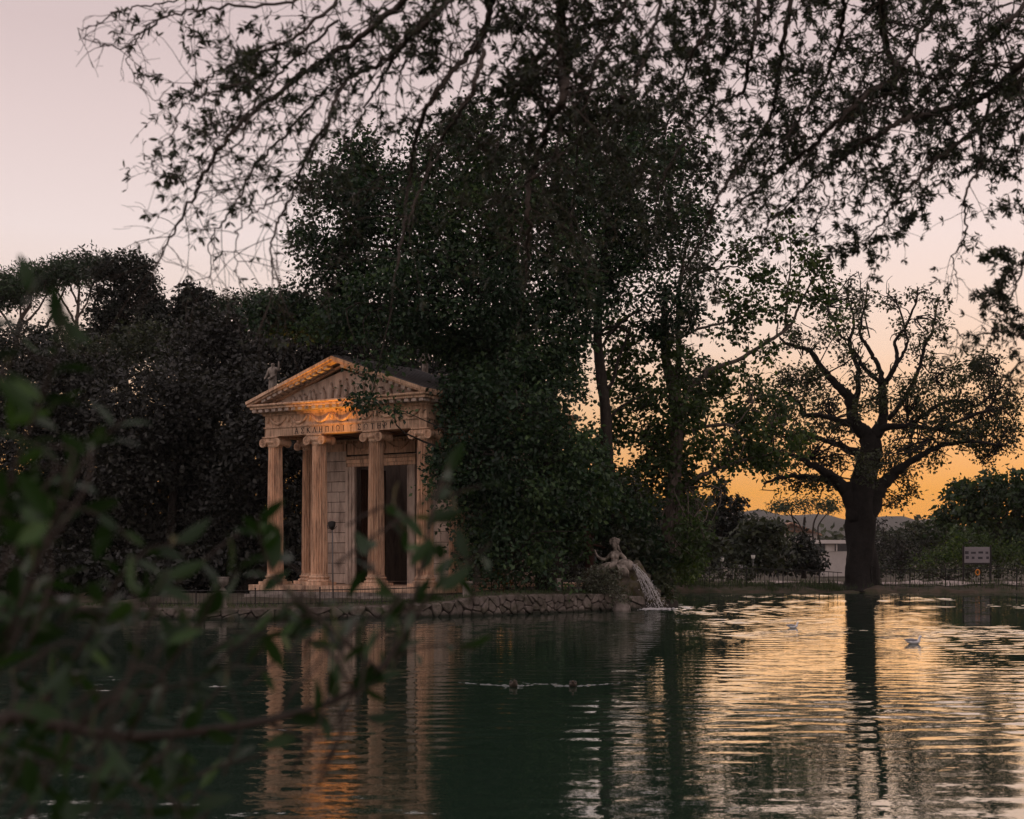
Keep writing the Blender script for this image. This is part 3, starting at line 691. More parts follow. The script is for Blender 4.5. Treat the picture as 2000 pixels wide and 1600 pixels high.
# falling water
jet = empty('water_jet', Q(1283, 1191), 'stream of white water falling from the urn into the lake', 'water jet')
rj = random.Random(3); jm = MB()
for k in range(24):
    u = rj.random(); x0, y0 = 1233 + rj.uniform(-2, 3), 1103 + rj.uniform(-2.5, 3); x1 = 1263 + 38 * u + rj.uniform(-2, 2); pts = []; rad = []
    q0 = rj.choice((0, 0, .1, .3, .45, .6)); q1 = rj.choice((.55, .8, 1, 1, 1)); n = 16
    for i in range(n):
        s_ = q0 + (q1 - q0) * i / (n - 1); px = x0 + (x1 - x0) * s_ ** .78; py = y0 + (1191 - y0) * s_ ** 1.25
        j = 1.2 * s_; pts.append(Q(px + rj.uniform(-j, j), py + rj.uniform(-1, 1), -.3 + .35 * (rj.random() - .5) * s_)); rad.append(rj.uniform(.003, .015) * (1.35 - .6 * s_))
    rad[0] = rad[-1] = .003; jm.tube(pts, rad, 5)
jm.build('strands', M['jet'], jet, True)
dm = MB()
for k in range(420):
    s_ = rj.random() ** .6; u = rj.random(); x1 = 1262 + 46 * u; px = 1233 + (x1 - 1233) * s_ ** .78 + rj.gauss(0, 2.2); py = 1103 + 88 * s_ ** 1.25
    r = rj.uniform(.005, .018); dm.ell(Q(px, py, -.3 + rj.uniform(-.3, .3)), (r, r, r * 1.4), 5, 4)
d_ = dm.build('droplets', M['jet'], jet, True); d_['kind'] = 'stuff'
fm = MB()
for k in range(240):
    px = rj.gauss(1282, 13); Yb = shoreY(1191) + rj.gauss(-.2, .28); r = rj.uniform(.012, .05); c = (P(px, 1191, Yb)[0], Yb, rj.uniform(0, .05)); fm.ell(c, (r * 1.6, r, r * .7), 6, 4)
f_ = fm.build('foam', M['foam'], jet, True); f_['kind'] = 'stuff'

# roof statues
def roof_statue(lx, ly, lz, h, label, lean=0, turn=0, arm=1, plinth=True):
    base = temple.matrix_basis @ Vector((lx, ly, lz)); st = empty('roof_statue', base, label, 'statue', 'draped statues on the temple roof')
    k = h / 1.75; rot = Matrix.Rotation(TA + turn, 3, 'Z')
    def q(x, y, z): v = rot @ Vector((x * k, y * k, z * k)); return (base[0] + v[0], base[1] + v[1], base[2] + v[2] + (.34 if plinth else 0))
    J = {'hem': (q(0, 0, .03), (.20 * k, .17 * k)), 'shin': (q(.02, 0, .28), (.15 * k, .14 * k)), 'knee': (q(.04, -.03, .52), (.165 * k, .15 * k)), 'hip': (q(.0, 0, .88), (.20 * k, .16 * k)), 'waist': (q(-.01, 0, 1.1), (.165 * k, .13 * k)), 'chest': (q(.0, 0, 1.32), (.19 * k, .14 * k)),
         'neck': (q(0, -.01, 1.5), .062 * k), 'jaw': (q(0, -.03, 1.58), .085 * k), 'head': (q(0, -.02, 1.68), .105 * k), 'ls': (q(-.2, 0, 1.40), .085 * k), 'le': (q(-.32, -.02, 1.12), .065 * k), 'lh': (q(-.34, -.16, .95), .05 * k), 'lt': (q(-.34, -.22, .92), .028 * k),
         'rs': (q(.2, 0, 1.40), .085 * k), 're': (q(.34, -.05, 1.3 if arm else 1.12), .065 * k), 'rh': (q(.36, -.1, 1.62 if arm else .95), .048 * k), 'rt': (q(.36, -.1, 1.74 if arm else .88), .026 * k)}
    E = [('hem', 'shin'), ('shin', 'knee'), ('knee', 'hip'), ('hip', 'waist'), ('waist', 'chest'), ('chest', 'neck'), ('neck', 'jaw'), ('jaw', 'head'), ('chest', 'ls'), ('ls', 'le'), ('le', 'lh'), ('lh', 'lt'), ('chest', 'rs'), ('rs', 're'), ('re', 'rh'), ('rh', 'rt')]
    skin_body('body', J, E, M['statue'], st, 'hip', 1)
    dp = MB()
    for i in range(8):
        a = -.9 + i * .25; x = .19 * math.sin(a); y = -.15 * math.cos(a)
        dp.tube([q(x * .9, y, 1.0 - .05 * i), q(x * 1.05, y * 1.1, .6), q(x * 1.0, y * 1.15, .05)], [.02 * k, .035 * k, .03 * k], 5)
    dp.tube([q(-.24, -.02, .98), q(-.05, -.2, .92), (q(.2, -.12, 1.12))], [.05 * k, .07 * k, .05 * k], 6)
    dp.build('drapery', M['statue'], st, True)
    if plinth:
        pl = MB().box((base[0], base[1], base[2] + .16), (.62, .62, .34), TA, .03).box((base[0], base[1], base[2] - .05), (.8, .8, .14), TA, .03); pl.build('plinth', M['stone_grey'], st)
roof_statue(-4.08, .15, 7.28, 1.55, 'draped stone statue on a plinth at the outer corner of the pediment', turn=.2)
roof_statue(-.35, 5.6, 8.80, 1.25, 'pale draped statue on the attic half hidden by leaves above the pediment', arm=0, plinth=False)
roof_statue(1.6, 6.4, 8.80, 1.25, 'pale draped statue on the attic farthest from the pediment corner', arm=0, turn=.5, plinth=False)

# ------------------------------------------------------------------ small island things
def lathe_thing(name, loc, label, cat, parts, group=None):
    e = empty(name, loc, label, cat, group)
    for pn_, prof, n, m_ in parts:
        MB().lathe([(r, z) for r, z in prof], n).build(pn_, m_, e, True, True) if n > 4 else MB().lathe(prof, 4).build(pn_, m_, e, False, True)
    return e
Yu = 47.2; up = P(435, 1190, Yu)
u_ = empty('garden_urn', (up[0], Yu, .36), 'pale stone urn on a pedestal standing on the island wall', 'urn')
c = (up[0], Yu)
MB().box((c[0], c[1], .36 + .04), (.30, .30, .08), .1, .01).box((c[0], c[1], .36 + .27), (.22, .22, .38), .1, .01).box((c[0], c[1], .36 + .49), (.33, .33, .06), .1, .015).build('pedestal', M['stone_grey'], u_)
MB().lathe([(.13, 0), (.14, .03), (.10, .06), (.05, .11), (.045, .14), (.08, .17), (.16, .23), (.205, .33), (.205, .40), (.19, .42), (.225, .45), (.225, .475), (.17, .475), (.12, .40), (.0, .36)], 22, (c[0], c[1], .36 + .55)).build('bowl', M['stone_grey'], u_, True)
for px, w_, h_, Yp, zz, lb_ in ((1091, .20, .46, 53.2, .78, 'small pale stone pillar in front of the dark island railing'), (912, .34, .62, 51.0, .55, 'squat stone pier at the end of the temple steps')):
    p_ = P(px, 1150, Yp); e = empty('stone_pillar', (p_[0], Yp, zz), lb_, 'pillar', 'stone pillars on the island')
    MB().box((p_[0], Yp, zz + h_ * .42), (w_ * .75, w_ * .75, h_ * .86), .3, .012).build('shaft', M['stone_grey'], e)
    MB().box((p_[0], Yp, zz + h_ * .93), (w_, w_, h_ * .14), .3, .015).build('cap', M['stone_grey'], e)

# floodlight on a pole in front of the temple
Yf = 53.6; fp = P(649, 1033, Yf)
fl = empty('floodlight', (fp[0], Yf, .45), 'dark floodlight on a thin grey pole in front of the temple wall', 'floodlight')
MB().tube([(fp[0] + .03, Yf, .45), (fp[0], Yf, fp[2])], [.028, .024], 8).build('pole', M['ironpale'], fl, True)
hh = (fp[0] - .02, Yf, fp[2] + .15)
hv = MB().lathe([(.02, -.16), (.09, -.15), (.13, -.06), (.15, .05), (.155, .08), (.145, .09), (.13, .06), (.0, .05)], 18, (0, 0, 0)).build('head', M['iron'], fl, True)
hv.matrix_parent_inverse = Matrix.Identity(4); hv.location = (hh[0] - fp[0], 0, hh[2] - .45)
tgt = temple.matrix_basis @ Vector((-.9, -.5, 8.5)); aim = (tgt - Vector(hh)).normalized(); hv.rotation_euler = aim.to_track_quat('Z', 'Y').to_euler()
MB().tube([(hh[0] - .17, Yf, hh[2]), (hh[0] - .15, Yf, hh[2] - .13), (hh[0] + .1, Yf, hh[2] - .16), (hh[0] + .18, Yf, hh[2] - .05)], .014, 6).build('bracket', M['iron'], fl, True)
MB().lathe([(.05, -.04), (.06, 0), (.03, .03)], 10, (fp[0], Yf, fp[2])).build('clamp', M['iron'], fl, True)
ld = bpy.data.lights.new('floodlight_beam', 'SPOT'); ld.energy = 1500; ld.color = (1, .42, .06); ld.spot_size = math.radians(40); ld.spot_blend = 1.0; ld.specular_factor = .2; ld.shadow_soft_size = .08
lo = par(link(bpy.data.objects.new('floodlight_beam', ld)), hv, True); lo.rotation_euler = (math.pi, 0, 0); lo.location = (0, 0, .12)
# ground lamp in the shrub whose orange leaf colour carries its glow
Yl = 53.8; lp = P(990, 1150, Yl)
gl_ = empty('ground_lamp', (lp[0], Yl, .8), 'small ground lamp glowing in the orange shrub under the trees', 'lamp')
MB().lathe([(.07, 0), (.08, .05), (.09, .12), (.07, .13), (.0, .12)], 12, (lp[0], Yl, .8)).build('housing', M['iron'], gl_, True)
ld = bpy.data.lights.new('ground_lamp_bulb', 'POINT'); ld.energy = 2.0; ld.specular_factor = .15; ld.color = (1, .4, .06); ld.shadow_soft_size = .3
lo = par(link(bpy.data.objects.new('ground_lamp_bulb', ld)), gl_, True); lo.location = (-.10, .42, .10)

# railings
def railing(name, pts, h, sp, label, rb=.009, post=2.2, r_post=.022, m='iron', top=.02, spike=0.0, group=None, low=.08):
    pts = catmull(np.array(pts), 8); seg = np.linalg.norm(np.diff(pts[:, :2], axis=0), axis=1); ar = np.r_[0, np.cumsum(seg)]
    at = lambda s_: np.array([np.interp(s_, ar, pts[:, k]) for k in range(3)])
    e = empty(name, tuple(at(ar[-1] / 2)), label, 'railing', group)
    up_ = np.array((0, 0, 1.0))
    MB().tube(pts + up_ * h, top, 6).build('top_rail', M[m], e, True)
    MB().tube(pts + up_ * low, top * .7, 6).build('bottom_rail', M[m], e, True)
    bm = MB().tube([(0, 0, low * .4), (0, 0, h + spike)], [rb, rb if not spike else rb * .5], 5).data('bar', M[m]); pm_ = MB().tube([(0, 0, -.15), (0, 0, h + .06)], r_post, 6).ell((0, 0, h + .07), (r_post * 1.5,) * 3, 6, 4).data('post', M[m])
    s_ = 0.0; k = 0; np_ = max(1, round(post / sp))
    while s_ <= ar[-1]:
        o = link(bpy.data.objects.new('post' if k % np_ == 0 else 'bar', pm_ if k % np_ == 0 else bm)); o.location = at(s_); par(o, e)
        s_ += sp; k += 1
railing('railing', [(*P(px, 1085, Y_)[:2], z_) for px, Y_, z_ in ((285, 49.4, .36), (420, 48.2, .38), (560, 48.0, .40), (700, 48.6, .42), (840, 49.8, .46))], .52, .155, 'low dark spiked railing along the island wall before the temple', spike=.06)
railing('railing', [(*P(px, 1085, Y_)[:2], z_) for px, Y_, z_ in ((960, 54.6, .78), (1040, 55.0, .80), (1150, 55.6, .78))], .82, .14, 'dark iron railing on the island between the trees and the shrub', spike=.05)
fpts = []
for px in (1318, 1380, 1460, 1540, 1600, 1640, 1700, 1780, 1860, 1940, 2030, 2120):
    X_ = (px - 1000) * 81.2 / F; y_ = float(shore(np.array([X_]))[0]) + 1.35; fpts.append((X_, y_, float(ground_z(np.array([X_]), np.array([1.35]))[0])))
railing('railing', fpts[:6], 1.02, .262, 'dark iron railing on the far bank from the reeds to the great oak', rb=.016, post=2.1, r_post=.035, top=.026)
railing('railing', fpts[6:], 1.02, .262, 'dark iron railing on the far bank between the oak and the notice board', rb=.016, post=2.1, r_post=.035, top=.026)

# ------------------------------------------------------------------ far bank things
Yb = 88.0; bp = P(1908, 1110, Yb); nbd = empty('notice_board', (bp[0], Yb, .5), 'grey notice board with rows of small dark pictures on two posts', 'notice board')
c0 = P(1908, 1084, Yb); bw, bh = 50 * Yb / F, 31 * Yb / F
MB().box((c0[0], Yb, c0[2]), (bw, .05, bh), 0, .01).build('panel', M['board'], nbd)
for s_ in (-1, 1): MB().box((c0[0] + s_ * (bw / 2 + .05), Yb, (c0[2] + bh / 2 + .1 + .3) / 2), (.10, .10, c0[2] + bh / 2 + .1 - .3), 0, .01).build('post', M['iron'], nbd)
MB().box((c0[0], Yb, c0[2] - bh / 2 - .06), (bw, .08, .10)).build('lower_rail', M['iron'], nbd)
for j in range(2):
    for i in range(4):
        x = c0[0] + bw * (-.40 + .265 * i) + random.uniform(-.03, .03); z = c0[2] + bh * (.14 - .32 * j) + random.uniform(-.02, .02)
        MB().box((x, Yb - .028 - .001 * i, z), (random.uniform(.16, .30), .006, random.uniform(.12, .2))).build('picture', M['boardink'], nbd)
Yo = 80.9; op = P(1908, 1118, Yo)
lbo = empty('life_buoy', (op[0], Yo - .12, op[2]), 'orange life buoy hanging on the far railing below the notice board', 'life buoy')
MB().tube([(op[0] + .11 * math.cos(a), Yo - .12, op[2] + .15 * math.sin(a)) for a in np.linspace(0, 2 * math.pi, 25)], .035, 8).build('ring', M['orange'], lbo, True)
MB().tube([(op[0], Yo - .12, op[2] + .2), (op[0], Yo - .02, op[2] + .3)], .012, 5).build('rope', M['globe'] if False else M['board'], lbo)
def lamp(px, py_top, Y_, label, h_px):
    t_ = P(px, py_top, Y_); s_ = Y_ / F; z0 = .2; e = empty('street_lamp', (t_[0], Y_, z0), label, 'street lamp', 'street lamps in the park')
    MB().tube([(t_[0], Y_, z0), (t_[0], Y_, t_[2] - 11 * s_)], [.06, .04], 8).build('pole', M['ironpale'], e, True)
    MB().lathe([(.02, -11 * s_), (.12, -10 * s_), (.155, -6 * s_), (.16, -4 * s_), (.14, -3.4 * s_), (0, -3.4 * s_)], 10, (t_[0], Y_, t_[2])).build('globe', M['globe'], e, True)
    MB().lathe([(.19, -3.4 * s_), (.17, -2.6 * s_), (.06, -1.2 * s_), (.02, 0)], 10, (t_[0], Y_, t_[2])).build('cap', M['iron'], e, True)
lamp(1410, 1086, 104, 'street lamp with white globe between the dark cypress and the small sign', 24)
lamp(1471, 1081, 108, 'street lamp with dim white globe in front of the rounded bush', 24)
sp_ = P(1446, 1107, 98); e = empty('small_sign', (sp_[0], 98, .3), 'small pale blank sign on a single leg behind the railing', 'sign')
MB().box((sp_[0], 98, sp_[2]), (.36, .04, .26), .2, .01).build('panel', M['board'], e); MB().tube([(sp_[0] - .1, 98, sp_[2] - .12), (sp_[0] - .1, 98, .3)], .03, 6).build('leg', M['ironpale'], e)

# house beyond the park
Yh = 260.0; s_ = Yh / F
def hp(px, py): return ((px - 1000) * s_, EYE + (HOR - py) * s_)
hx0, hz0 = hp(1560, 1118); he = empty('house', (hp(1610, 1118)[0], Yh, hz0), 'pale rendered house with tiled gable roof and terrace behind the great oak', 'house')
def hbox(px0, px1, py0, py1, y0, y1, name, m, bev=.02):
    a = hp(px0, py1); b2 = hp(px1, py0); return MB().box(((a[0] + b2[0]) / 2, Yh + (y0 + y1) / 2, (a[1] + b2[1]) / 2), (b2[0] - a[0], y1 - y0, b2[1] - a[1]), 0, bev).build(name, m, he)
hbox(1603, 1690, 1077, 1126, 0, 6, 'wall', M['whitewall']); hbox(1588, 1690, 1055, 1062, -1.2, 6, 'terrace_slab', M['whitewall'])
hbox(1592, 1690, 1062.3, 1076.6, .5, 6, 'terrace_recess', M['glass']); hbox(1612, 1630, 1062.3, 1076.8, -.1, .45, 'terrace_wall', M['whitewall']); hbox(1632, 1634, 1062.3, 1076.8, -.6, -.2, 'pier', M['whitewall'])
hbox(1530, 1598, 1041, 1054.8, 1, 8, 'upper_wall', M['whitewall']); hbox(1540, 1602.6, 1055, 1112, .6, 6, 'lower_wall', M['whitewall'])
for a, b2 in ((1560, 1569), (1570.5, 1579)): 
    wnd = hbox(a, b2, 1044, 1054, .85, 1.1, 'window', M['glass']); 
    q0 = hp(a - .5, 1054.6); q1 = hp(b2 + .5, 1054); MB().box(((q0[0] + q1[0]) / 2, Yh + .8, q1[1] - .02), (q1[0] - q0[0], .3, .08)).build('sill', M['whitewall'], wnd)
pa, pb, pc_ = hp(1512, 1041), hp(1545, 1020), hp(1605, 1044)
rf = MB().add([(pb[0], Yh - .2, pb[1]), (pc_[0], Yh - .2, pc_[1]), (pc_[0], Yh + 9, pc_[1]), (pb[0], Yh + 9, pb[1]), (pa[0], Yh - .2, pa[1]), (pa[0], Yh + 9, pa[1]),
               (pb[0], Yh - .2, pb[1] - .25), (pc_[0], Yh - .2, pc_[1] - .25), (pa[0], Yh - .2, pa[1] - .25)], [(0, 1, 2, 3), (4, 0, 3, 5), (6, 7, 1, 0), (8, 6, 0, 4)]).build('roof', M['tile'], he)
gb = MB().add([(pa[0], Yh + .95, pa[1] - .1), (pc_[0] - .8, Yh + .95, pa[1] - .1), (pb[0], Yh + .95, pb[1] - .2)], [(0, 1, 2)]).build('gable', M['tile'], he)
for k in range(9):
    u = (k + .5) / 9; x = pb[0] + (pc_[0] - pb[0]) * u; z = pb[1] + (pc_[1] - pb[1]) * u
    MB().tube([(x, Yh - .22, z + .06), (x, Yh + 9, z + .06)], .10, 5).build('tile_row', M['tile'], rf)

# parked cars on the lane beyond
def car(px, m, ang, label, Y_=300.0):
    zg = -3.5; X_ = (px - 1000) * Y_ / F; e = empty('parked_car', (X_, Y_, zg), label, 'car', 'cars parked on the lane beyond the bank', ang)
    sec = [(-2.1, .35, .62, .80), (-2.05, .30, .85, .84), (-1.4, .25, .95, .86), (-.6, .22, .96, .87), (.6, .22, .95, .87), (1.4, .25, .88, .86), (2.0, .30, .74, .82), (2.12, .38, .60, .74)]
    v = []; f = []
    for x, z0, z1, hw in sec: v += [(x, -hw, z0), (x, hw, z0), (x, hw * .98, (z0 + z1) / 2), (x, hw * .9, z1), (x, -hw * .9, z1), (x, -hw * .98, (z0 + z1) / 2)]
    for i in range(len(sec) - 1):
        for k in range(6): f.append((i * 6 + k, i * 6 + (k + 1) % 6, i * 6 + 6 + (k + 1) % 6, i * 6 + 6 + k))
    f += [tuple(range(6))[::-1], tuple(len(v) - 6 + k for k in range(6))]
    MB().add(v, f).build('body', m, e, True, True)
    cab = [(-1.75, .93), (-1.15, 1.38), (-.2, 1.46), (.45, 1.38), (1.15, .93)]
    MB().add([(x, -.76 + .12 * (z > 1), z) for x, z in cab] + [(x, .76 - .12 * (z > 1), z) for x, z in cab], [(0, 1, 2, 3, 4), (9, 8, 7, 6, 5)] + [(k, 5 + k, 6 + k, k + 1) for k in range(4)]).build('cabin', M['glass'], e, False, True)
    MB().box((-.35, 0, 1.45), (1.3, 1.26, .05), 0, .02).build('roof', m, e, False, True)
    for sx in (-1.3, 1.3):
        for sy in (-.8, .8): MB().lathe([(.16, -.09), (.30, -.09), (.32, -.05), (.32, .05), (.30, .09), (.16, .09)], 14, (sx, sy, .32), 'y').build('wheel', M['tyre'], e, True, True)
    for sy in (-.55, .55): MB().ell((2.08, sy, .62), (.05, .14, .08), 6, 4).build('headlight', M['carwhite'], e, True, True)
car(1500, M['carwhite'], .1, 'white parked car farthest from the oak, seen through the railing'); car(1545, M['carwhite'], -1.3, 'white parked car pointing at the lake, seen through the railing')
car(1580, M['carwhite'], -1.5, 'white parked car in the middle of the lane, nose to the lake'); car(1622, M['carsilver'], .05, 'silver parked car beside the great oak trunk, seen through the railing')

# ------------------------------------------------------------------ birds
def bird(px, py, L_, head, label, cat, group, yaw, mats, frontal=False):
    Y_ = shoreY(py); X_ = (px - 1000) * Y_ / F; k = L_ / .40
    e = empty(cat, (X_, Y_, 0), label, cat, group, yaw); m_body, m_wing, m_head, m_bill = mats
    pth = [(-.205, .085), (-.17, .075), (-.10, .055), (-.02, .045), (.06, .05), (.105, .065), (.125, .10), (.13, .135), (.142, .165), (.165, .178), (.185, .172)]
    rd = [(.006, .012), (.02, .035), (.05, .07), (.065, .082), (.058, .075), (.045, .055), (.032, .035), (.027, .028), (.030, .029), (.028, .027), (.010, .010)]
    if head < 1: pth = pth[:6] + [(.125, .085), (.13, .105), (.142, .125), (.165, .135), (.185, .128)]
    MB().tube([(x * k, 0, z * k) for x, z in pth], [(a * k * 1.15, b_ * k) for b_, a in rd], 12).build('body', m_body, e, True, True)
    for s_ in (-1, 1):
        MB().tube([(.06 * k, s_ * .05 * k, .075 * k), (-.03 * k, s_ * .066 * k, .085 * k), (-.14 * k, s_ * .045 * k, .095 * k), (-.235 * k, s_ * .012 * k, .112 * k)], [(.022 * k, .03 * k), (.024 * k, .045 * k), (.016 * k, .03 * k), (.004 * k, .006 * k)], 8).build('wing', m_wing, e, True, True)
    hz_ = pth[-2][1] * k; hx_ = pth[-2][0] * k
    MB().ell((hx_ - .012 * k, 0, hz_), (.032 * k, .027 * k, .028 * k), 9, 6).build('head', m_head, e, True, True)
    MB().tube([(hx_ + .012 * k, 0, hz_ - .004 * k), (hx_ + .045 * k, 0, hz_ - .008 * k), (hx_ + .065 * k, 0, hz_ - .016 * k)], [.009 * k, .007 * k, .002 * k], 6).build('beak', m_bill, e, True, True)
    for s_ in (-1, 1): MB().ell((hx_ + .004 * k, s_ * .025 * k, hz_ + .008 * k), (.005 * k, .003 * k, .005 * k), 6, 4).build('eye', M['duckdark'], e, True, True)
G = (M['gull'], M['gullgrey'], M['gull'], M['bill'])
bird(1549, 1227, .36, 1, 'pale gull swimming on the golden water nearer the far bank', 'gull', 'gulls on the lake', 0.05, G)
bird(1785, 1258, .40, 1, 'larger pale gull swimming beyond the oak reflection, closer to us', 'gull', 'gulls on the lake', 0.0, G)
for bi, (px, py) in enumerate(DUCKS):
    Yd = shoreY(py); Xd = (px - 1000) * Yd / F
    for s_, ln in ((-1, 1.15 if bi == 0 else .95), (1, .75 if bi == 0 else 1.0)):
        rwk = np.random.default_rng(bi * 2 + (s_ > 0) + 50); nu, nv = 60, 9; V = []
        for i in range(nu):
            u = i / (nu - 1); g = .06 + ln * u; cxw = Xd + s_ * g; cyw = Yd - .10 + .85 * g ** 1.08 + .02 * math.sin(u * 23 + bi); amp = .024 * (1 - u) ** .7 * max(0.0, .62 + .5 * math.sin(u * 41 + s_ + bi * 2) * math.sin(u * 17.3 + 1 + s_) + .3 * (u < .25)) * (u > .01)
            for j in range(nv):
                q_ = (j / (nv - 1) - .5) * 2; V.append((cxw + s_ * q_ * .035, cyw + q_ * .055, amp * math.exp(-(q_ * 1.9) ** 2) - .005 - .012 * abs(q_) ** 3 + .001 * rwk.normal()))
        me = grid_mesh('wake', np.array(V), nv, nu, M['water']); tag(obj('wake', me), 'thin bright wake line on the water behind a swimming duck', kind='stuff')
DK = (M['duckbrown'], M['duckdark'], M['duckdark'], M['bill'])
bird(1003, 1341, .30, .5, 'dark duck swimming towards us with the longer white wake', 'duck', 'ducks on the lake', -1.45, DK)
bird(1119, 1341, .28, .5, 'dark duck swimming towards us beside the bright reflection', 'duck', 'ducks on the lake', -1.62, DK)

# ------------------------------------------------------------------ vegetation
def unit(a): return a / (np.linalg.norm(a, axis=1)[:, None] + 1e-9)
def leaf_frames(pos, rg, axis=None, droop=.25, up=.5):
    n = len(pos); ax = rg.normal(size=(n, 3)) if axis is None else axis + rg.normal(size=(n, 3)) * .55
    ax[:, 2] -= droop; ax = unit(ax); nr = rg.normal(size=(n, 3)); nr[:, 2] += up
    nr -= ax * np.sum(nr * ax, 1)[:, None]; nr = unit(nr); return ax, nr
def leaf_bulk(name, pos, ax, nr, Ls, Ws, material, parent, var, hexa=False):
    n = len(pos); sd = np.cross(ax, nr); Ls = np.broadcast_to(Ls, (n,))[:, None]; Ws = np.broadcast_to(Ws, (n,))[:, None]
    b = pos - ax * Ls * .5; tip = pos + ax * Ls * .5 - nr * Ls * .06
    if hexa:
        u1, u2 = .32, .68
        c1 = pos + ax * Ls * (u1 - .5) + nr * Ls * .03; c2 = pos + ax * Ls * (u2 - .5) + nr * Ls * .02
        V = np.stack([b, c1 + sd * Ws * .46 , c2 + sd * Ws * .42, tip, c2 - sd * Ws * .42, c1 - sd * Ws * .46], 1)
        idx = np.array([[0, 1, 2, 3], [0, 3, 4, 5]]); nv, per = 6, 4
    else:
        V = np.stack([b, pos + sd * Ws * .5 + nr * Ws * .12, tip, pos - sd * Ws * .5 + nr * Ws * .12], 1)
        idx = np.array([[0, 1, 2], [0, 2, 3]]); nv, per = 4, 3
    me = bpy.data.meshes.new(name); me.vertices.add(n * nv); me.vertices.foreach_set('co', V.astype(np.float32).ravel())
    fi = (np.arange(n)[:, None, None] * nv + idx[None]).astype(np.int32).reshape(-1, per); m_ = len(fi)
    me.loops.add(m_ * per); me.loops.foreach_set('vertex_index', fi.ravel())
    me.polygons.add(m_); me.polygons.foreach_set('loop_start', np.arange(0, m_ * per, per, dtype=np.int32)); me.update(calc_edges=True)
    at = me.attributes.new('var', 'FLOAT', 'POINT'); at.data.foreach_set('value', np.repeat(var, nv).astype(np.float32))
    me.materials.append(material); o = obj(name, me, parent); o['kind'] = 'stuff'; return o

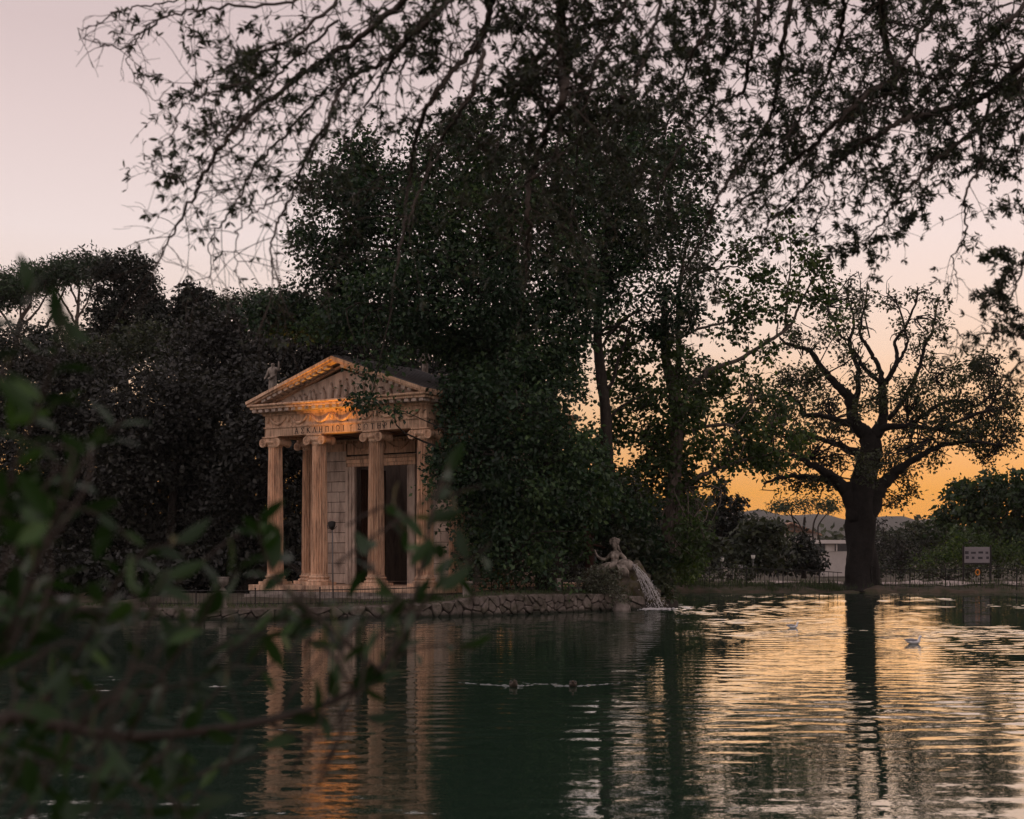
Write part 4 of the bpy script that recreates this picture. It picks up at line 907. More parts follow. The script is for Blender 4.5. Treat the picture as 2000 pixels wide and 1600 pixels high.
def tree(name, label, D, trunk, blobs, limbs=(), sub_n=0, stray=.07, leaf=(.17, .095), k=16, cr=.30, dens=5.0, leafm='leaf_mid', bark='bark', seed=1, auto=True, twigs=.35,
         holes=0, hole_r=(.4, 1.0), cat='tree', group=None, depth=.8, flat=1.0, droop=.25, twr=.012, trunk_name='trunk', crown_name='crown'):
    rg = np.random.default_rng(seed); s = D / F; rd = random.Random(seed)
    base = P(trunk[0][0], trunk[0][1], D); e = empty(name, base, label, cat, group)
    def W3(p): return np.array(P(p[0], p[1], D + (p[3] if len(p) > 3 else 0)))
    tp_ = catmull([W3(p) for p in trunk], 5); tw = np.interp(np.linspace(0, len(trunk) - 1, len(tp_)), np.arange(len(trunk)), [p[2] * s / 2 for p in trunk])
    tm = MB().tube(tp_, list(tw), 28); v = np.array(tm.v); cen = np.repeat(tp_, 28, 0); dv = v - cen; th = np.tile(np.arange(28) / 28 * 2 * math.pi, len(tp_)); zz = v[:, 2]
    fl_ = 1 + .10 * np.sin(th * 3 + zz * .9 + seed) + .07 * np.sin(th * 5 - zz * 1.7) + .06 * np.sin(th * 2 + zz * 3.1) + .05 * np.sin(th * 9 + zz * 1.1 + 2 * np.sin(zz * 2)) + .03 * np.sin(th * 12 - zz * 2.3); v = cen + dv * fl_[:, None]; tm.v = [tuple(q_) for q_ in v]
    tm.build(trunk_name, M[bark], e, True)
    samples = [tuple(p) for p in tp_[len(tp_) // 3:]]; bm = MB(); nb_ = 0
    for lb in limbs:
        lp_ = catmull([W3(p) for p in lb], 5); n = len(lp_); lw = np.interp(np.linspace(0, len(lb) - 1, n), np.arange(len(lb)), [p[2] * s / 2 * .88 for p in lb])
        lp_[1:] += rg.normal(size=(n - 1, 3)) * (lw[1:, None] * .10 + .012)
        bm.tube(lp_, list(lw), 8); samples += [tuple(p) for p in lp_[1:]]; nb_ += 1
        for _ in range(sub_n):
            i = int(rg.integers(n // 3, n)); d_ = lp_[min(i, n - 1)] - lp_[i - 1]; d_ = d_ / (np.linalg.norm(d_) + 1e-9) * .8 + rg.normal(size=3) * .7 + np.array((0, 0, .45)); q_ = lp_[i].copy(); pts_ = [q_]; st_ = rg.uniform(.10, .22)
            for _k in range(7):
                d_ = d_ / (np.linalg.norm(d_) + 1e-9) + rg.normal(size=3) * .35; q_ = q_ + d_ * st_; pts_.append(q_)
            r_0 = min(lw[i] * .6, .05); bm.tube(pts_, list(np.linspace(r_0, .012, 8)), 5); samples += [tuple(p) for p in pts_[2:]]
    centres = []; boff = []
    for bl in blobs:
        cx, cy, rx, ry = bl[:4]; dz = bl[4] if len(bl) > 4 else rg.normal() * depth; dm = bl[5] if len(bl) > 5 else 1.0
        c = PV(cx, cy, D + dz); r = np.array((rx * s, min(rx, ry) * s * 1.0, ry * s))
        if auto and rx * s > .6:
            tp2 = tp_[np.argmin(np.linalg.norm(tp_[len(tp_) // 3:] - (c - np.array((0, 0, abs(c[0] - base[0]) * .45))), axis=1)) + len(tp_) // 3]
            mid = (tp2 + c) / 2 + rg.normal(size=3) * .25 + np.array((0, 0, .12 * abs(c[0] - tp2[0])))
            lp_ = catmull([tp2, mid, c], 6); lw = np.linspace(max(tw[-1] * .8, .05), .02, len(lp_)); lp_[1:] += rg.normal(size=(len(lp_) - 1, 3)) * .06
            bm.tube(lp_, list(lw), 6); samples += [tuple(p) for p in lp_[2:]]; nb_ += 1
        n = max(3, int(dens * dm * math.pi * rx * ry / 1000)); d = unit(rg.normal(size=(n, 3))); q = .45 + .55 * rg.random(n) ** .55
        d[:, 2] *= np.where(d[:, 2] < 0, flat, 1.0)
        q = np.where(rg.random(n) < stray, rg.uniform(1.0, 1.32, n), q); lump = 1 + .30 * np.sin(d[:, 0] * 5 + cx) * np.sin(d[:, 2] * 6 + cy) + .1 * np.sin(d[:, 0] * 13 + cy)
        centres.append(c + d * q[:, None] * r * lump[:, None]); boff.append(np.full(n, rg.normal() * .2))
    C = np.vstack(centres); BO = np.concatenate(boff)
    if holes:
        hc = C[rg.integers(0, len(C), holes)] + rg.normal(size=(holes, 3)) * .3; hr = rg.uniform(*hole_r, holes); ok = np.ones(len(C), bool)
        for c, r in zip(hc, hr):
            dd = C - c; ok &= (dd[:, 0] ** 2 + dd[:, 2] ** 2 + .15 * dd[:, 1] ** 2) > r * r
        C = C[ok]; BO = BO[ok]
    if twigs > 0:
        kd = kdtree.KDTree(len(samples)); [kd.insert(p, i) for i, p in enumerate(samples)]; kd.balance()
        sel = np.where(rg.random(len(C)) < twigs)[0]
        for i in sel:
            p, _, dist = kd.find(Vector(C[i])); p = np.array(p)
            if dist < .08: continue
            mid = (p + C[i]) / 2 + rg.normal(size=3) * dist * .16 + np.array((0, 0, dist * .10)); r0 = min(twr * (1 + dist * .8), .05)
            bm.tube(catmull([p, mid, C[i]], 3), list(np.linspace(r0, r0 * .3, 7)), 4)
    if bm.v: bm.build('branches', M[bark], e, True)
    n = len(C); kk = np.maximum(3, rg.poisson(k, n)); ci = np.repeat(np.arange(n), kk); off = rg.normal(size=(len(ci), 3)) * cr * .55; off[:, 2] *= .75
    pos = C[ci] + off; ax, nr = leaf_frames(pos, rg, unit(off), droop)
    sz = rg.uniform(.55, 1.5, len(pos)); cv = (rg.random(n) + BO)[ci]
    var = np.clip(.05 + .8 * cv + rg.normal(size=len(pos)) * .16, 0, 1)
    leaf_bulk(crown_name, pos, ax, nr, leaf[0] * sz, leaf[1] * sz, M[leafm], e, var); return e

# --- great oak on the far bank
OAK = [
 [(1700, 870, 42), (1690, 845, 36), (1669, 824, 30), (1659, 777, 25), (1644, 761, 20), (1619, 736, 16), (1600, 711, 13), (1584, 686, 11), (1566, 680, 9), (1537, 672, 7), (1522, 658, 5)],
 [(1664, 800, 20, .3), (1676, 767, 13, .5), (1675, 724, 11, .6), (1666, 692, 9, .7), (1659, 667, 8, .7), (1668, 627, 6, .8), (1650, 561, 3, 1)],
 [(1659, 667, 7, .7), (1641, 655, 6, .5), (1630, 630, 4, .4), (1612, 600, 3, .3)],
 [(1706, 850, 34), (1724, 820, 22), (1723, 761, 18), (1722, 749, 17)],
 [(1722, 749, 12), (1712, 742, 10, -.2), (1687, 717, 9, -.5), (1676, 696, 7, -.6), (1664, 680, 5, -.6)],
 [(1722, 749, 14), (1719, 724, 11), (1706, 699, 10, .2), (1691, 674, 9, .3), (1681, 655, 8, .3), (1683, 625, 6, .3), (1690, 590, 4, .4), (1694, 556, 2.5, .5)],
 [(1722, 749, 14), (1732, 745, 12), (1747, 717, 11, -.3), (1753, 696, 9, -.4), (1748, 667, 7, -.4), (1769, 639, 6, -.5), (1781, 611, 5, -.5), (1791, 583, 4, -.5), (1791, 559, 2.5, -.5)],
 [(1747, 717, 8, -.3), (1762, 695, 7, 0), (1772, 667, 6, .2), (1766, 640, 5, .3), (1756, 600, 4, .3), (1731, 571, 2.5, .3)],
 [(1735, 820, 12, .8), (1765, 780, 10, 1), (1791, 730, 9, 1.1), (1800, 699, 8, 1.2), (1809, 667, 7, 1.2), (1820, 652, 6, 1.3), (1828, 605, 4, 1.3), (1836, 580, 3, 1.3)],
 [(1712, 842, 20), (1740, 834, 14, -.8), (1776, 832, 11, -1.2), (1828, 838, 8, -1.5), (1870, 845, 5, -1.6)],
 [(1776, 832, 10, .6), (1834, 792, 9, .9), (1884, 783, 8, 1), (1908, 792, 6, 1), (1935, 775, 4, 1.1)],
 [(1838, 838, 8, -1), (1900, 811, 8, -1.1), (1928, 802, 7, -1.2), (1944, 774, 5, -1.2), (1959, 742, 3, -1.2)],
 [(1694, 1015, 44), (1712, 968, 38, -.1), (1734, 936, 28, -.4), (1759, 914, 20, -1), (1790, 895, 15, -1.5), (1838, 872, 11, -2), (1900, 862, 8, -2.4), (1950, 870, 5, -2.6)],
 [(1672, 1015, 44), (1658, 966, 36), (1640, 944, 27, -.2), (1619, 927, 20, -.6), (1587, 908, 15, -1), (1550, 890, 9, -1.4), (1510, 885, 5, -1.6)],
 [(1668, 1000, 30, .3), (1650, 958, 24, .5), (1622, 941, 16, .8), (1575, 932, 12, 1.2), (1535, 931, 9, 1.5), (1490, 945, 5, 1.6)],
 [(1668, 830, 18), (1631, 820, 13, -.6), (1603, 811, 11, -1), (1569, 810, 10, -1.2), (1562, 790, 8, -1.3), (1540, 770, 5, -1.4), (1520, 755, 3, -1.5)],
 [(1690, 895, 24, .4), (1640, 870, 14, .9), (1605, 858, 10, 1.4), (1560, 850, 6, 1.8)],
 [(1600, 711, 7), (1580, 735, 5, -.3), (1560, 745, 4, -.5), (1530, 738, 3, -.6)],
]
OB = [(1652, 575, 22, 26), (1694, 580, 20, 30), (1665, 620, 26, 26), (1735, 590, 22, 26), (1788, 575, 18, 24), (1830, 600, 24, 26), (1770, 640, 22, 24), (1825, 650, 28, 30), (1800, 690, 30, 30),
      (1620, 640, 26, 30), (1640, 690, 30, 24), (1600, 660, 20, 20), (1560, 665, 26, 22), (1530, 660, 20, 20), (1590, 740, 30, 24), (1550, 730, 36, 30), (1610, 780, 36, 34), (1540, 780, 40, 36), (1680, 740, 24, 26), (1690, 800, 26, 24),
      (1740, 780, 26, 26), (1780, 760, 30, 34), (1840, 740, 36, 34), (1890, 730, 34, 36), (1930, 730, 30, 36), (1950, 780, 34, 44), (1880, 790, 44, 34), (1820, 800, 44, 34), (1770, 830, 40, 28), (1850, 845, 60, 30), (1920, 850, 50, 36), (1960, 850, 30, 40),
      (1800, 890, 50, 24), (1740, 890, 30, 30), (1930, 885, 26, 24), (1770, 930, 28, 24), (1765, 965, 22, 22), (1640, 840, 30, 30), (1590, 840, 40, 30), (1530, 840, 40, 34), (1560, 890, 46, 30), (1620, 890, 36, 30), (1500, 900, 40, 30), (1545, 945, 46, 20), (1600, 945, 34, 20), (1700, 910, 30, 30), (1750, 985, 16, 20), (1980, 800, 20, 40)]
OB = [b_ if b_[1] > 700 else (*b_, random.gauss(0, 1.4), .62) for b_ in OB]
tree('great_oak', 'great spreading oak with bare twisting limbs standing on the far bank', 81.6, [(1682, 1155, 112), (1682, 1138, 70), (1681, 1080, 55), (1682, 1020, 53), (1684, 975, 54), (1689, 930, 48), (1697, 890, 42), (1701, 862, 36), (1700, 846, 28)], OB, OAK,
     leaf=(.19, .11), k=22, cr=.46, dens=8.2, leafm='leaf_oak', bark='oakbark', seed=31, auto=False, twigs=.85, depth=1.6, twr=.016, sub_n=7)

# --- island trees
A = [(930, 255, 60, 55), (870, 310, 80, 60), (700, 320, 50, 55), (660, 395, 70, 60), (770, 390, 95, 70), (630, 475, 64, 62), (720, 490, 100, 80), (870, 440, 110, 90), (985, 380, 90, 90), (1090, 370, 90, 90),
     (1050, 510, 120, 100), (920, 570, 120, 100), (770, 590, 110, 80), (640, 585, 80, 50), (560, 625, 60, 34), (520, 610, 36, 30), (690, 634, 80, 30), (600, 640, 60, 26), (850, 645, 90, 46), (900, 700, 50, 50), (980, 680, 110, 90), (1100, 620, 70, 100), (1090, 740, 60, 80), (1000, 800, 110, 100), (905, 790, 46, 60), (930, 900, 70, 70), (1050, 920, 100, 110),
     (960, 1000, 70, 80), (1080, 1040, 70, 70), (1010, 1080, 90, 60), (930, 1085, 34, 40), (708, 770, 15, 30, -3.4, 1.6), (703, 712, 20, 20, -3.2, 1.3), (728, 715, 14, 14, -3.2, 1.2), (776, 800, 13, 9, -3.2, 1.5), (768, 700, 26, 12, -2.5), (880, 770, 22, 22, -2.0), (892, 815, 26, 34, -2), (870, 880, 22, 24, -2), (880, 930, 24, 30, -2), (860, 960, 18, 22, -2.4), (895, 1020, 22, 34, -2)]
tree('island_tree', 'huge dense dark green tree half covering the temple on the island', 54.5, [(1075, 1165, 60, 1.5), (1070, 1080, 46, 1.5), (1060, 960, 40, 2), (1040, 780, 34, 2), (1015, 600, 26, 2), (990, 440, 16, 2)], A,
     leaf=(.175, .105), k=26, cr=.56, dens=9.0, leafm='leaf_mid', seed=41, holes=170, hole_r=(.16, .5), depth=1.3, twigs=.25)
B = [(1200, 240, 70, 60), (1270, 260, 70, 70), (1330, 330, 56, 70), (1230, 350, 90, 80), (1340, 430, 56, 60), (1170, 440, 90, 80), (1270, 460, 90, 80), (1140, 300, 50, 60), (1340, 520, 44, 56), (1230, 550, 80, 60), (1150, 560, 60, 60), (1320, 600, 56, 50), (1290, 640, 50, 30)]
tree('ivy_tree', 'tall slender tree with pale ivy-clad trunk beside the fountain statue', 58.0, [(1192, 1160, 34), (1188, 1050, 26), (1186, 940, 25), (1183, 820, 21), (1172, 720, 19), (1168, 640, 15), (1176, 520, 11), (1200, 380, 7)], B,
     limbs=[[(1181, 770, 9), (1198, 740, 8), (1212, 690, 6), (1232, 640, 4)], [(1172, 650, 8), (1190, 638, 6), (1220, 645, 5), (1240, 665, 3)], [(1184, 830, 7), (1205, 800, 6), (1240, 780, 4), (1280, 760, 3)], [(1172, 700, 7), (1150, 660, 5), (1135, 600, 4)]],
     leaf=(.175, .105), k=24, cr=.56, dens=8, leafm='leaf_mid', bark='bark', seed=43, holes=60, hole_r=(.2, .6), depth=1.3, twigs=.3)
CB = [(1310, 700, 40, 34), (1230, 720, 60, 40, 0, 1.1), (1250, 790, 70, 44, 0, 1.2), (1235, 860, 64, 44, 0, 1.3), (1215, 660, 50, 34, 0, .9), (1260, 910, 50, 40, 0, 1.2), (1330, 790, 70, 44), (1410, 790, 80, 50), (1480, 800, 56, 50), (1340, 860, 80, 50), (1430, 870, 90, 44), (1520, 860, 60, 36), (1290, 930, 60, 44), (1360, 930, 60, 34, 0, .7), (1470, 905, 60, 24), (1570, 870, 40, 24), (1370, 740, 60, 44), (1440, 740, 50, 36, 0, .7),
      (1445, 500, 28, 30, 0, .8), (1490, 545, 38, 30, 0, .8), (1535, 470, 30, 34, 0, .8), (1575, 500, 20, 24, 0, .7), (1610, 525, 18, 28, 0, .9), (1550, 555, 34, 30, 0, .8), (1600, 575, 24, 26, 0, .8), (1455, 600, 40, 24, 0, .8), (1515, 610, 34, 20, 0, .7), (1430, 640, 40, 26, 0, .7), (1630, 620, 18, 20, 0, .8), (1410, 560, 22, 22, 0, .6), (1540, 430, 20, 20, 0, .8), (1490, 690, 30, 26, 0, .6), (1200, 900, 40, 40, 0, .6), (1340, 990, 34, 30), (1345, 1050, 30, 50), (1330, 1110, 26, 30)]
tree('plane_tree', 'leaning tree with pale forked trunk and yellow green leaves by the water', 60.0, [(1300, 1168, 34), (1303, 1100, 31), (1310, 1000, 27), (1322, 880, 24), (1322, 800, 23), (1313, 750, 22), (1300, 700, 17), (1296, 640, 12), (1300, 560, 8)], CB,
     limbs=[[(1316, 750, 17), (1326, 710, 14), (1324, 640, 12), (1328, 560, 9), (1340, 480, 6), (1350, 430, 4)], [(1325, 800, 12), (1350, 758, 13), (1372, 738, 12), (1388, 722, 11), (1440, 704, 9), (1500, 666, 8), (1540, 640, 7), (1560, 600, 5), (1580, 560, 4), (1615, 505, 3)],
            [(1535, 645, 5), (1536, 600, 5), (1540, 560, 4), (1545, 500, 3), (1540, 440, 2)], [(1340, 560, 6), (1365, 533, 6), (1400, 526, 5), (1440, 522, 3), (1480, 545, 2)], [(1330, 660, 6), (1370, 640, 6), (1420, 630, 5), (1470, 612, 4), (1520, 605, 2)],
            [(1322, 850, 9), (1370, 835, 8), (1420, 830, 7, -.5), (1436, 838, 3, -.6)], [(1320, 960, 12), (1370, 930, 10), (1430, 905, 8), (1490, 890, 6), (1550, 872, 3)], [(1318, 900, 9), (1280, 860, 7), (1240, 845, 5), (1205, 850, 3)], [(1310, 780, 8), (1270, 760, 6), (1235, 765, 4), (1210, 780, 3)]],
     leaf=(.20, .14), k=22, cr=.52, dens=6.4, leafm='leaf_plane', bark='barkpale', seed=47, auto=False, holes=70, hole_r=(.25, .6), depth=1.0, twigs=.6, sub_n=4)
tree('red_trunk_tree', 'young tree with thick reddish trunk just behind the fountain statue', 57.0, [(1150, 1150, 20), (1152, 1090, 18), (1143, 1030, 16), (1138, 960, 12), (1130, 900, 8)], [(1120, 900, 60, 60), (1150, 960, 50, 60), (1190, 1000, 50, 50, .8), (1240, 1030, 46, 60, 1.6), (1270, 1090, 40, 50, 1.4), (1160, 1030, 30, 40, .6), (1120, 1010, 40, 40)],
     leaf=(.22, .13), k=18, cr=.45, dens=9, leafm='leaf_mid', bark='barkred', seed=53, twigs=.3)
tree('tall_shrub', 'dark leafy shrub behind the falling water', 58.5, [(1262, 1165, 10), (1258, 1120, 8), (1254, 1080, 6)], [(1250, 1080, 40, 44), (1268, 1125, 34, 40), (1225, 1070, 30, 36), (1290, 1150, 24, 24)], leaf=(.2, .12), k=18, cr=.4, dens=12, leafm='leaf_far', seed=55, cat='shrub', trunk_name='stem', crown_name='foliage')
tree('flowering_shrub', 'pale speckled shrub on the island wall below the fountain statue', 54.2, [(1165, 1160, 6), (1165, 1148, 5), (1166, 1130, 3)], [(1165, 1130, 34, 24), (1190, 1145, 30, 26, -.5), (1140, 1138, 22, 20), (1205, 1165, 22, 22, -.7), (1185, 1118, 22, 16), (1150, 1112, 16, 12)],
     leaf=(.085, .05), k=20, cr=.2, dens=13, leafm='leaf_shrub', seed=57, cat='shrub', trunk_name='stem', crown_name='foliage', twigs=.2)
tree('lampglow_shrub', 'small shrub beside the dark railing with lamp glow painted into its orange leaves', 54.4, [(985, 1158, 5), (985, 1145, 4), (986, 1125, 2)], [(982, 1122, 18, 11), (970, 1118, 10, 8), (990, 1136, 7, 9)], leaf=(.11, .05), k=14, cr=.16, dens=12, leafm='leaf_lampglow', seed=58, cat='shrub', trunk_name='stem', crown_name='foliage', twigs=.3)

# --- trees behind and beside the temple
def ilex(label, D, tx, blobs, seed, leaf=(.23, .15), dens=9.0, lm='leaf_ilex', ty=1160):
    bx = sum(b[0] for b in blobs) / len(blobs); by = min(b[1] for b in blobs)
    tree('holm_oak', label, D, [(tx, ty, 26), (tx + 4, (ty + by) / 2 + 60, 20), (bx, by + 40, 10)], blobs, leaf=leaf, k=28, cr=.85, dens=dens, leafm=lm, seed=seed, depth=1.2, twigs=.06, group='holm oaks behind the temple')
ilex('grey green rounded oak beside the temple, in front of the tall cedar', 72, 330, [(300, 800, 100, 90), (390, 830, 84, 90), (330, 930, 110, 90), (250, 900, 80, 90), (410, 940, 74, 100), (340, 1050, 110, 90), (430, 1060, 60, 90)], 61, lm='leaf_ilex_grey')
ilex('broad dark oak on the bank behind the blurred branches', 76, 150, [(110, 770, 120, 90), (60, 880, 120, 110), (170, 890, 100, 100), (100, 1010, 130, 100), (210, 1030, 100, 100), (30, 1080, 90, 80), (140, 1110, 120, 60)], 62)
ilex('dark oak close behind the first temple column', 70, 500, [(490, 790, 56, 80), (500, 880, 50, 80), (480, 980, 60, 90), (500, 1080, 60, 80), (560, 930, 50, 90), (570, 1040, 50, 90), (550, 830, 40, 60)], 63)
ilex('olive toned oak with crown just above the temple statue', 78, 470, [(400, 690, 70, 60), (470, 660, 64, 60), (450, 740, 70, 60), (530, 690, 60, 60), (380, 750, 60, 50)], 64, lm='leaf_ilex_grey')
ilex('dark oak crown directly behind the pediment', 80, 640, [(590, 680, 70, 60), (660, 650, 70, 60), (740, 680, 70, 60), (620, 760, 60, 70), (700, 800, 90, 90), (790, 740, 60, 70), (860, 760, 70, 80), (600, 850, 50, 90), (640, 960, 60, 100), (930, 700, 70, 80), (960, 820, 70, 90)], 65)
ilex('small green oak below the cedar', 88, 250, [(230, 690, 60, 40), (290, 680, 60, 40), (180, 720, 60, 40)], 66, lm='leaf_far')
ilex('very dark oak at the edge of the view behind the blurred leaves', 92, 60, [(40, 690, 90, 60), (110, 690, 70, 50), (20, 780, 80, 70), (160, 720, 70, 50)], 67, lm='leaf_cedar')
ilex('dark oak beyond the trunk of the huge island tree', 84, 1060, [(1040, 930, 80, 70), (1120, 950, 60, 70), (1160, 1030, 60, 70), (1080, 1050, 90, 70), (980, 1010, 80, 80), (900, 930, 70, 80), (880, 1040, 70, 80), (1010, 1110, 100, 40), (1140, 1110, 80, 40)], 68, lm='leaf_far')
def pine(label, D, trunk, crown, seed, limbs, dens=9, lm='leaf_pine'):
    tree('umbrella_pine', label, D, trunk, crown, limbs, leaf=(.36, .10), k=26, cr=.8, dens=dens*1.6, leafm=lm, bark='barkpale', seed=seed, depth=1.5, flat=.35, twigs=.3, twr=.03, group='umbrella pines', auto=False)
pine('flat topped umbrella pine at the edge of the view', 118, [(20, 1120, 12), (24, 760, 10), (36, 640, 8), (60, 595, 6)], [(30, 560, 80, 34), (-30, 570, 70, 34), (70, 545, 50, 26), (10, 590, 60, 24)], 71, [[(30, 660, 6), (10, 620, 5), (-20, 580, 3)], [(36, 640, 6), (70, 610, 5), (95, 570, 3)], [(40, 630, 5), (40, 600, 4), (35, 560, 3)]])
pine('umbrella pine with forked pale trunk next to the cedar', 112, [(165, 1120, 11), (160, 760, 9), (150, 650, 8), (152, 610, 6), (155, 560, 4)], [(120, 540, 60, 30), (160, 522, 60, 26), (200, 530, 40, 26), (85, 545, 30, 20)], 72, [[(152, 640, 6), (130, 600, 5), (105, 560, 3)], [(152, 620, 5), (170, 590, 4), (185, 545, 3)], [(154, 600, 5), (142, 570, 4), (130, 540, 3)], [(90, 640, 7), (110, 600, 6), (128, 560, 4)]])
pine('umbrella pine dome showing above the dark oaks beside the island tree', 104, [(470, 1120, 12), (470, 760, 10), (468, 660, 7)], [(450, 605, 60, 26), (510, 595, 60, 24), (560, 600, 50, 24), (400, 630, 60, 28)], 73, [[(468, 680, 6), (500, 640, 4), (520, 605, 3)], [(468, 680, 6), (440, 640, 4), (430, 610, 3)]])
tree('cedar', 'dark layered cedar rising above the oaks behind the temple', 100, [(240, 1120, 18), (242, 760, 16), (244, 640, 13), (243, 560, 9), (240, 505, 4)], [(240, 512, 34, 20), (275, 520, 26, 18), (215, 530, 34, 16), (245, 545, 60, 18), (280, 560, 34, 18), (220, 575, 50, 16), (265, 590, 54, 18), (205, 610, 40, 16), (245, 620, 70, 18), (295, 610, 30, 18), (230, 645, 66, 18), (300, 640, 40, 22), (305, 590, 16, 20), (270, 665, 60, 20), (200, 660, 40, 24)],
     leaf=(.28, .12), k=22, cr=.5, dens=20, leafm='leaf_cedar', seed=75, depth=1.6, twigs=.2)
tree('cypress', 'small dark cypress with lobed top between the cedar and the island tree', 98, [(370, 1100, 10), (370, 760, 9), (370, 640, 6), (370, 590, 4)], [(372, 572, 16, 16), (352, 588, 16, 18), (392, 585, 18, 18), (370, 600, 34, 20), (345, 615, 20, 18), (400, 615, 24, 18), (370, 640, 50, 30), (330, 640, 30, 26), (400, 660, 50, 34), (340, 690, 60, 40)],
     leaf=(.34, .18), k=18, cr=.5, dens=17, leafm='leaf_cedar', seed=76, depth=1.0, twigs=.2)

# --- far bank on the right
def bush(name, label, D, tx, blobs, seed, lm, leaf=(.42, .25), dens=11, ty=1130, group='bushes on the far bank', cat='shrub', cr=.5):
    by = min(b[1] for b in blobs)
    tree(name, label, D, [(tx, ty, 10), (tx, (ty + by) / 2 + 15, 8), (tx + 2, by + 8, 4)], blobs, leaf=leaf, k=18, cr=cr*1.4, dens=dens, leafm=lm, seed=seed, depth=1.0, twigs=.12, group=group, cat=cat)
bush('round_tree', 'large dense round tree with green top at the edge of the view', 112, 1950, [(1880, 985, 52, 44), (1930, 965, 60, 40), (1985, 950, 60, 40), (1900, 1030, 60, 50), (1970, 1020, 70, 60), (2030, 980, 60, 60), (1870, 1010, 36, 36), (2020, 1060, 60, 60)], 81, 'leaf_right', dens=7, group='trees on the far bank', cat='tree')
bush('leafy_bush', 'yellow green bush directly behind the notice board', 96, 1890, [(1895, 1050, 34, 26), (1870, 1075, 34, 26), (1920, 1080, 50, 26), (1960, 1085, 50, 26), (1850, 1095, 30, 18)], 82, 'leaf_plane', leaf=(.24, .12))
bush('grey_bush', 'grey green rounded bush between the oak trunk and the yellow leaves', 100, 1760, [(1745, 1075, 36, 30), (1780, 1085, 34, 24), (1735, 1100, 34, 16), (1800, 1098, 30, 16), (1720, 1050, 20, 30)], 83, 'leaf_ilex', leaf=(.2, .1))
bush('dark_bush', 'dark rounded tree below the gap of hills', 150, 1810, [(1805, 1045, 46, 26), (1770, 1060, 50, 26), (1840, 1060, 40, 24), (1800, 1075, 60, 20)], 84, 'leaf_far', group='trees on the far bank', cat='tree', leaf=(.4, .22))
bush('shoot_bush', 'low bush with yellow shoots left of the notice board', 93, 1840, [(1830, 1090, 34, 16), (1805, 1100, 30, 12), (1862, 1098, 24, 12)], 85, 'leaf_plane', leaf=(.2, .08))
tree('umbrella_pine', 'distant umbrella pine with bare stems above the house', 210, [(1572, 1080, 7), (1570, 1040, 6), (1572, 1010, 4)], [(1545, 990, 40, 16), (1585, 984, 44, 15), (1620, 988, 30, 14), (1520, 994, 24, 12), (1600, 996, 40, 10)], [[(1550, 1070, 5), (1552, 1030, 4), (1545, 1000, 3)], [(1590, 1075, 5), (1588, 1030, 4), (1600, 998, 3)], [(1605, 1075, 4), (1598, 1030, 3), (1618, 1000, 2)], [(1570, 1040, 4), (1555, 1015, 3), (1535, 1000, 2)]],
     leaf=(.6, .16), k=14, cr=.9, dens=14, leafm='leaf_pine', bark='bark', seed=86, depth=2, flat=.35, twigs=.2, twr=.05, group='umbrella pines', auto=False)
tree('cypress', 'dark tapering cypress beside the golden gap behind the street lamp', 118, [(1408, 1130, 8), (1408, 1060, 7), (1408, 1000, 4)], [(1408, 965, 14, 22), (1404, 1000, 24, 26), (1412, 1035, 34, 30), (1404, 1075, 40, 34), (1440, 1000, 14, 26), (1445, 1040, 20, 34)], leaf=(.4, .24), k=18, cr=.65, dens=16, leafm='leaf_cedar', seed=87, twigs=.1)
bush('round_bush', 'rounded olive bush behind the small sign', 112, 1470, [(1480, 1040, 34, 30), (1460, 1075, 40, 34), (1505, 1065, 36, 36), (1480, 1098, 40, 16), (1505, 1028, 26, 20)], 88, 'leaf_far')
bush('conical_bush', 'dark conical bush in front of the pale house wall', 120, 1570, [(1570, 1070, 24, 22), (1555, 1088, 34, 22), (1585, 1098, 30, 16), (1560, 1052, 14, 14), (1530, 1082, 34, 30), (1602, 1106, 16, 8), (1500, 1104, 30, 12), (1545, 1106, 40, 10)], 89, 'leaf_cedar')
bush('bank_tree', 'dark background tree seen between the two slender trunks', 100, 1250, [(1230, 960, 50, 40), (1250, 1020, 60, 50), (1220, 1060, 60, 60), (1280, 1080, 60, 50), (1340, 1010, 44, 44), (1360, 1070, 40, 44), (1200, 1110, 60, 40), (1300, 1120, 50, 24)], 90, 'leaf_far', group='trees on the far bank', cat='tree')
bush('green_bush', 'fresh green bush at the waterline beside the leaning trunk', 79, 1345, [(1345, 1120, 26, 20), (1365, 1105, 20, 18), (1332, 1095, 20, 26)], 91, 'leaf_plane', leaf=(.22, .13), cr=.3)
bush('hedge', 'low dark hedge behind the far railing', 90, 1420, [(1370, 1124, 30, 14), (1410, 1122, 34, 12), (1450, 1118, 30, 10)], 92, 'leaf_far', leaf=(.2, .11), ty=1138)
bush('hedge', 'low dark hedge below the notice board behind the railing', 92, 1850, [(1740, 1118, 40, 12), (1800, 1116, 44, 11), (1860, 1114, 44, 11), (1920, 1115, 50, 12), (1990, 1116, 50, 12)], 93, 'leaf_far', leaf=(.2, .11), ty=1134)
# distant wood closing the view
wd = []
for i in range(26):
    px = -120 + i * 88 + random.uniform(-20, 20); wd.append((px, 1075 + random.uniform(-16, 10), 70, 40, random.uniform(-15, 15)))
o = tree('distant_wood', 'distant mass of dark park trees along the horizon', 340, [(1000, 1150, 6), (1000, 1110, 4)], wd, leaf=(1.5, .9), k=14, cr=2.6, dens=6, leafm='leaf_far', seed=95, auto=False, twigs=0)
o['kind'] = 'stuff'
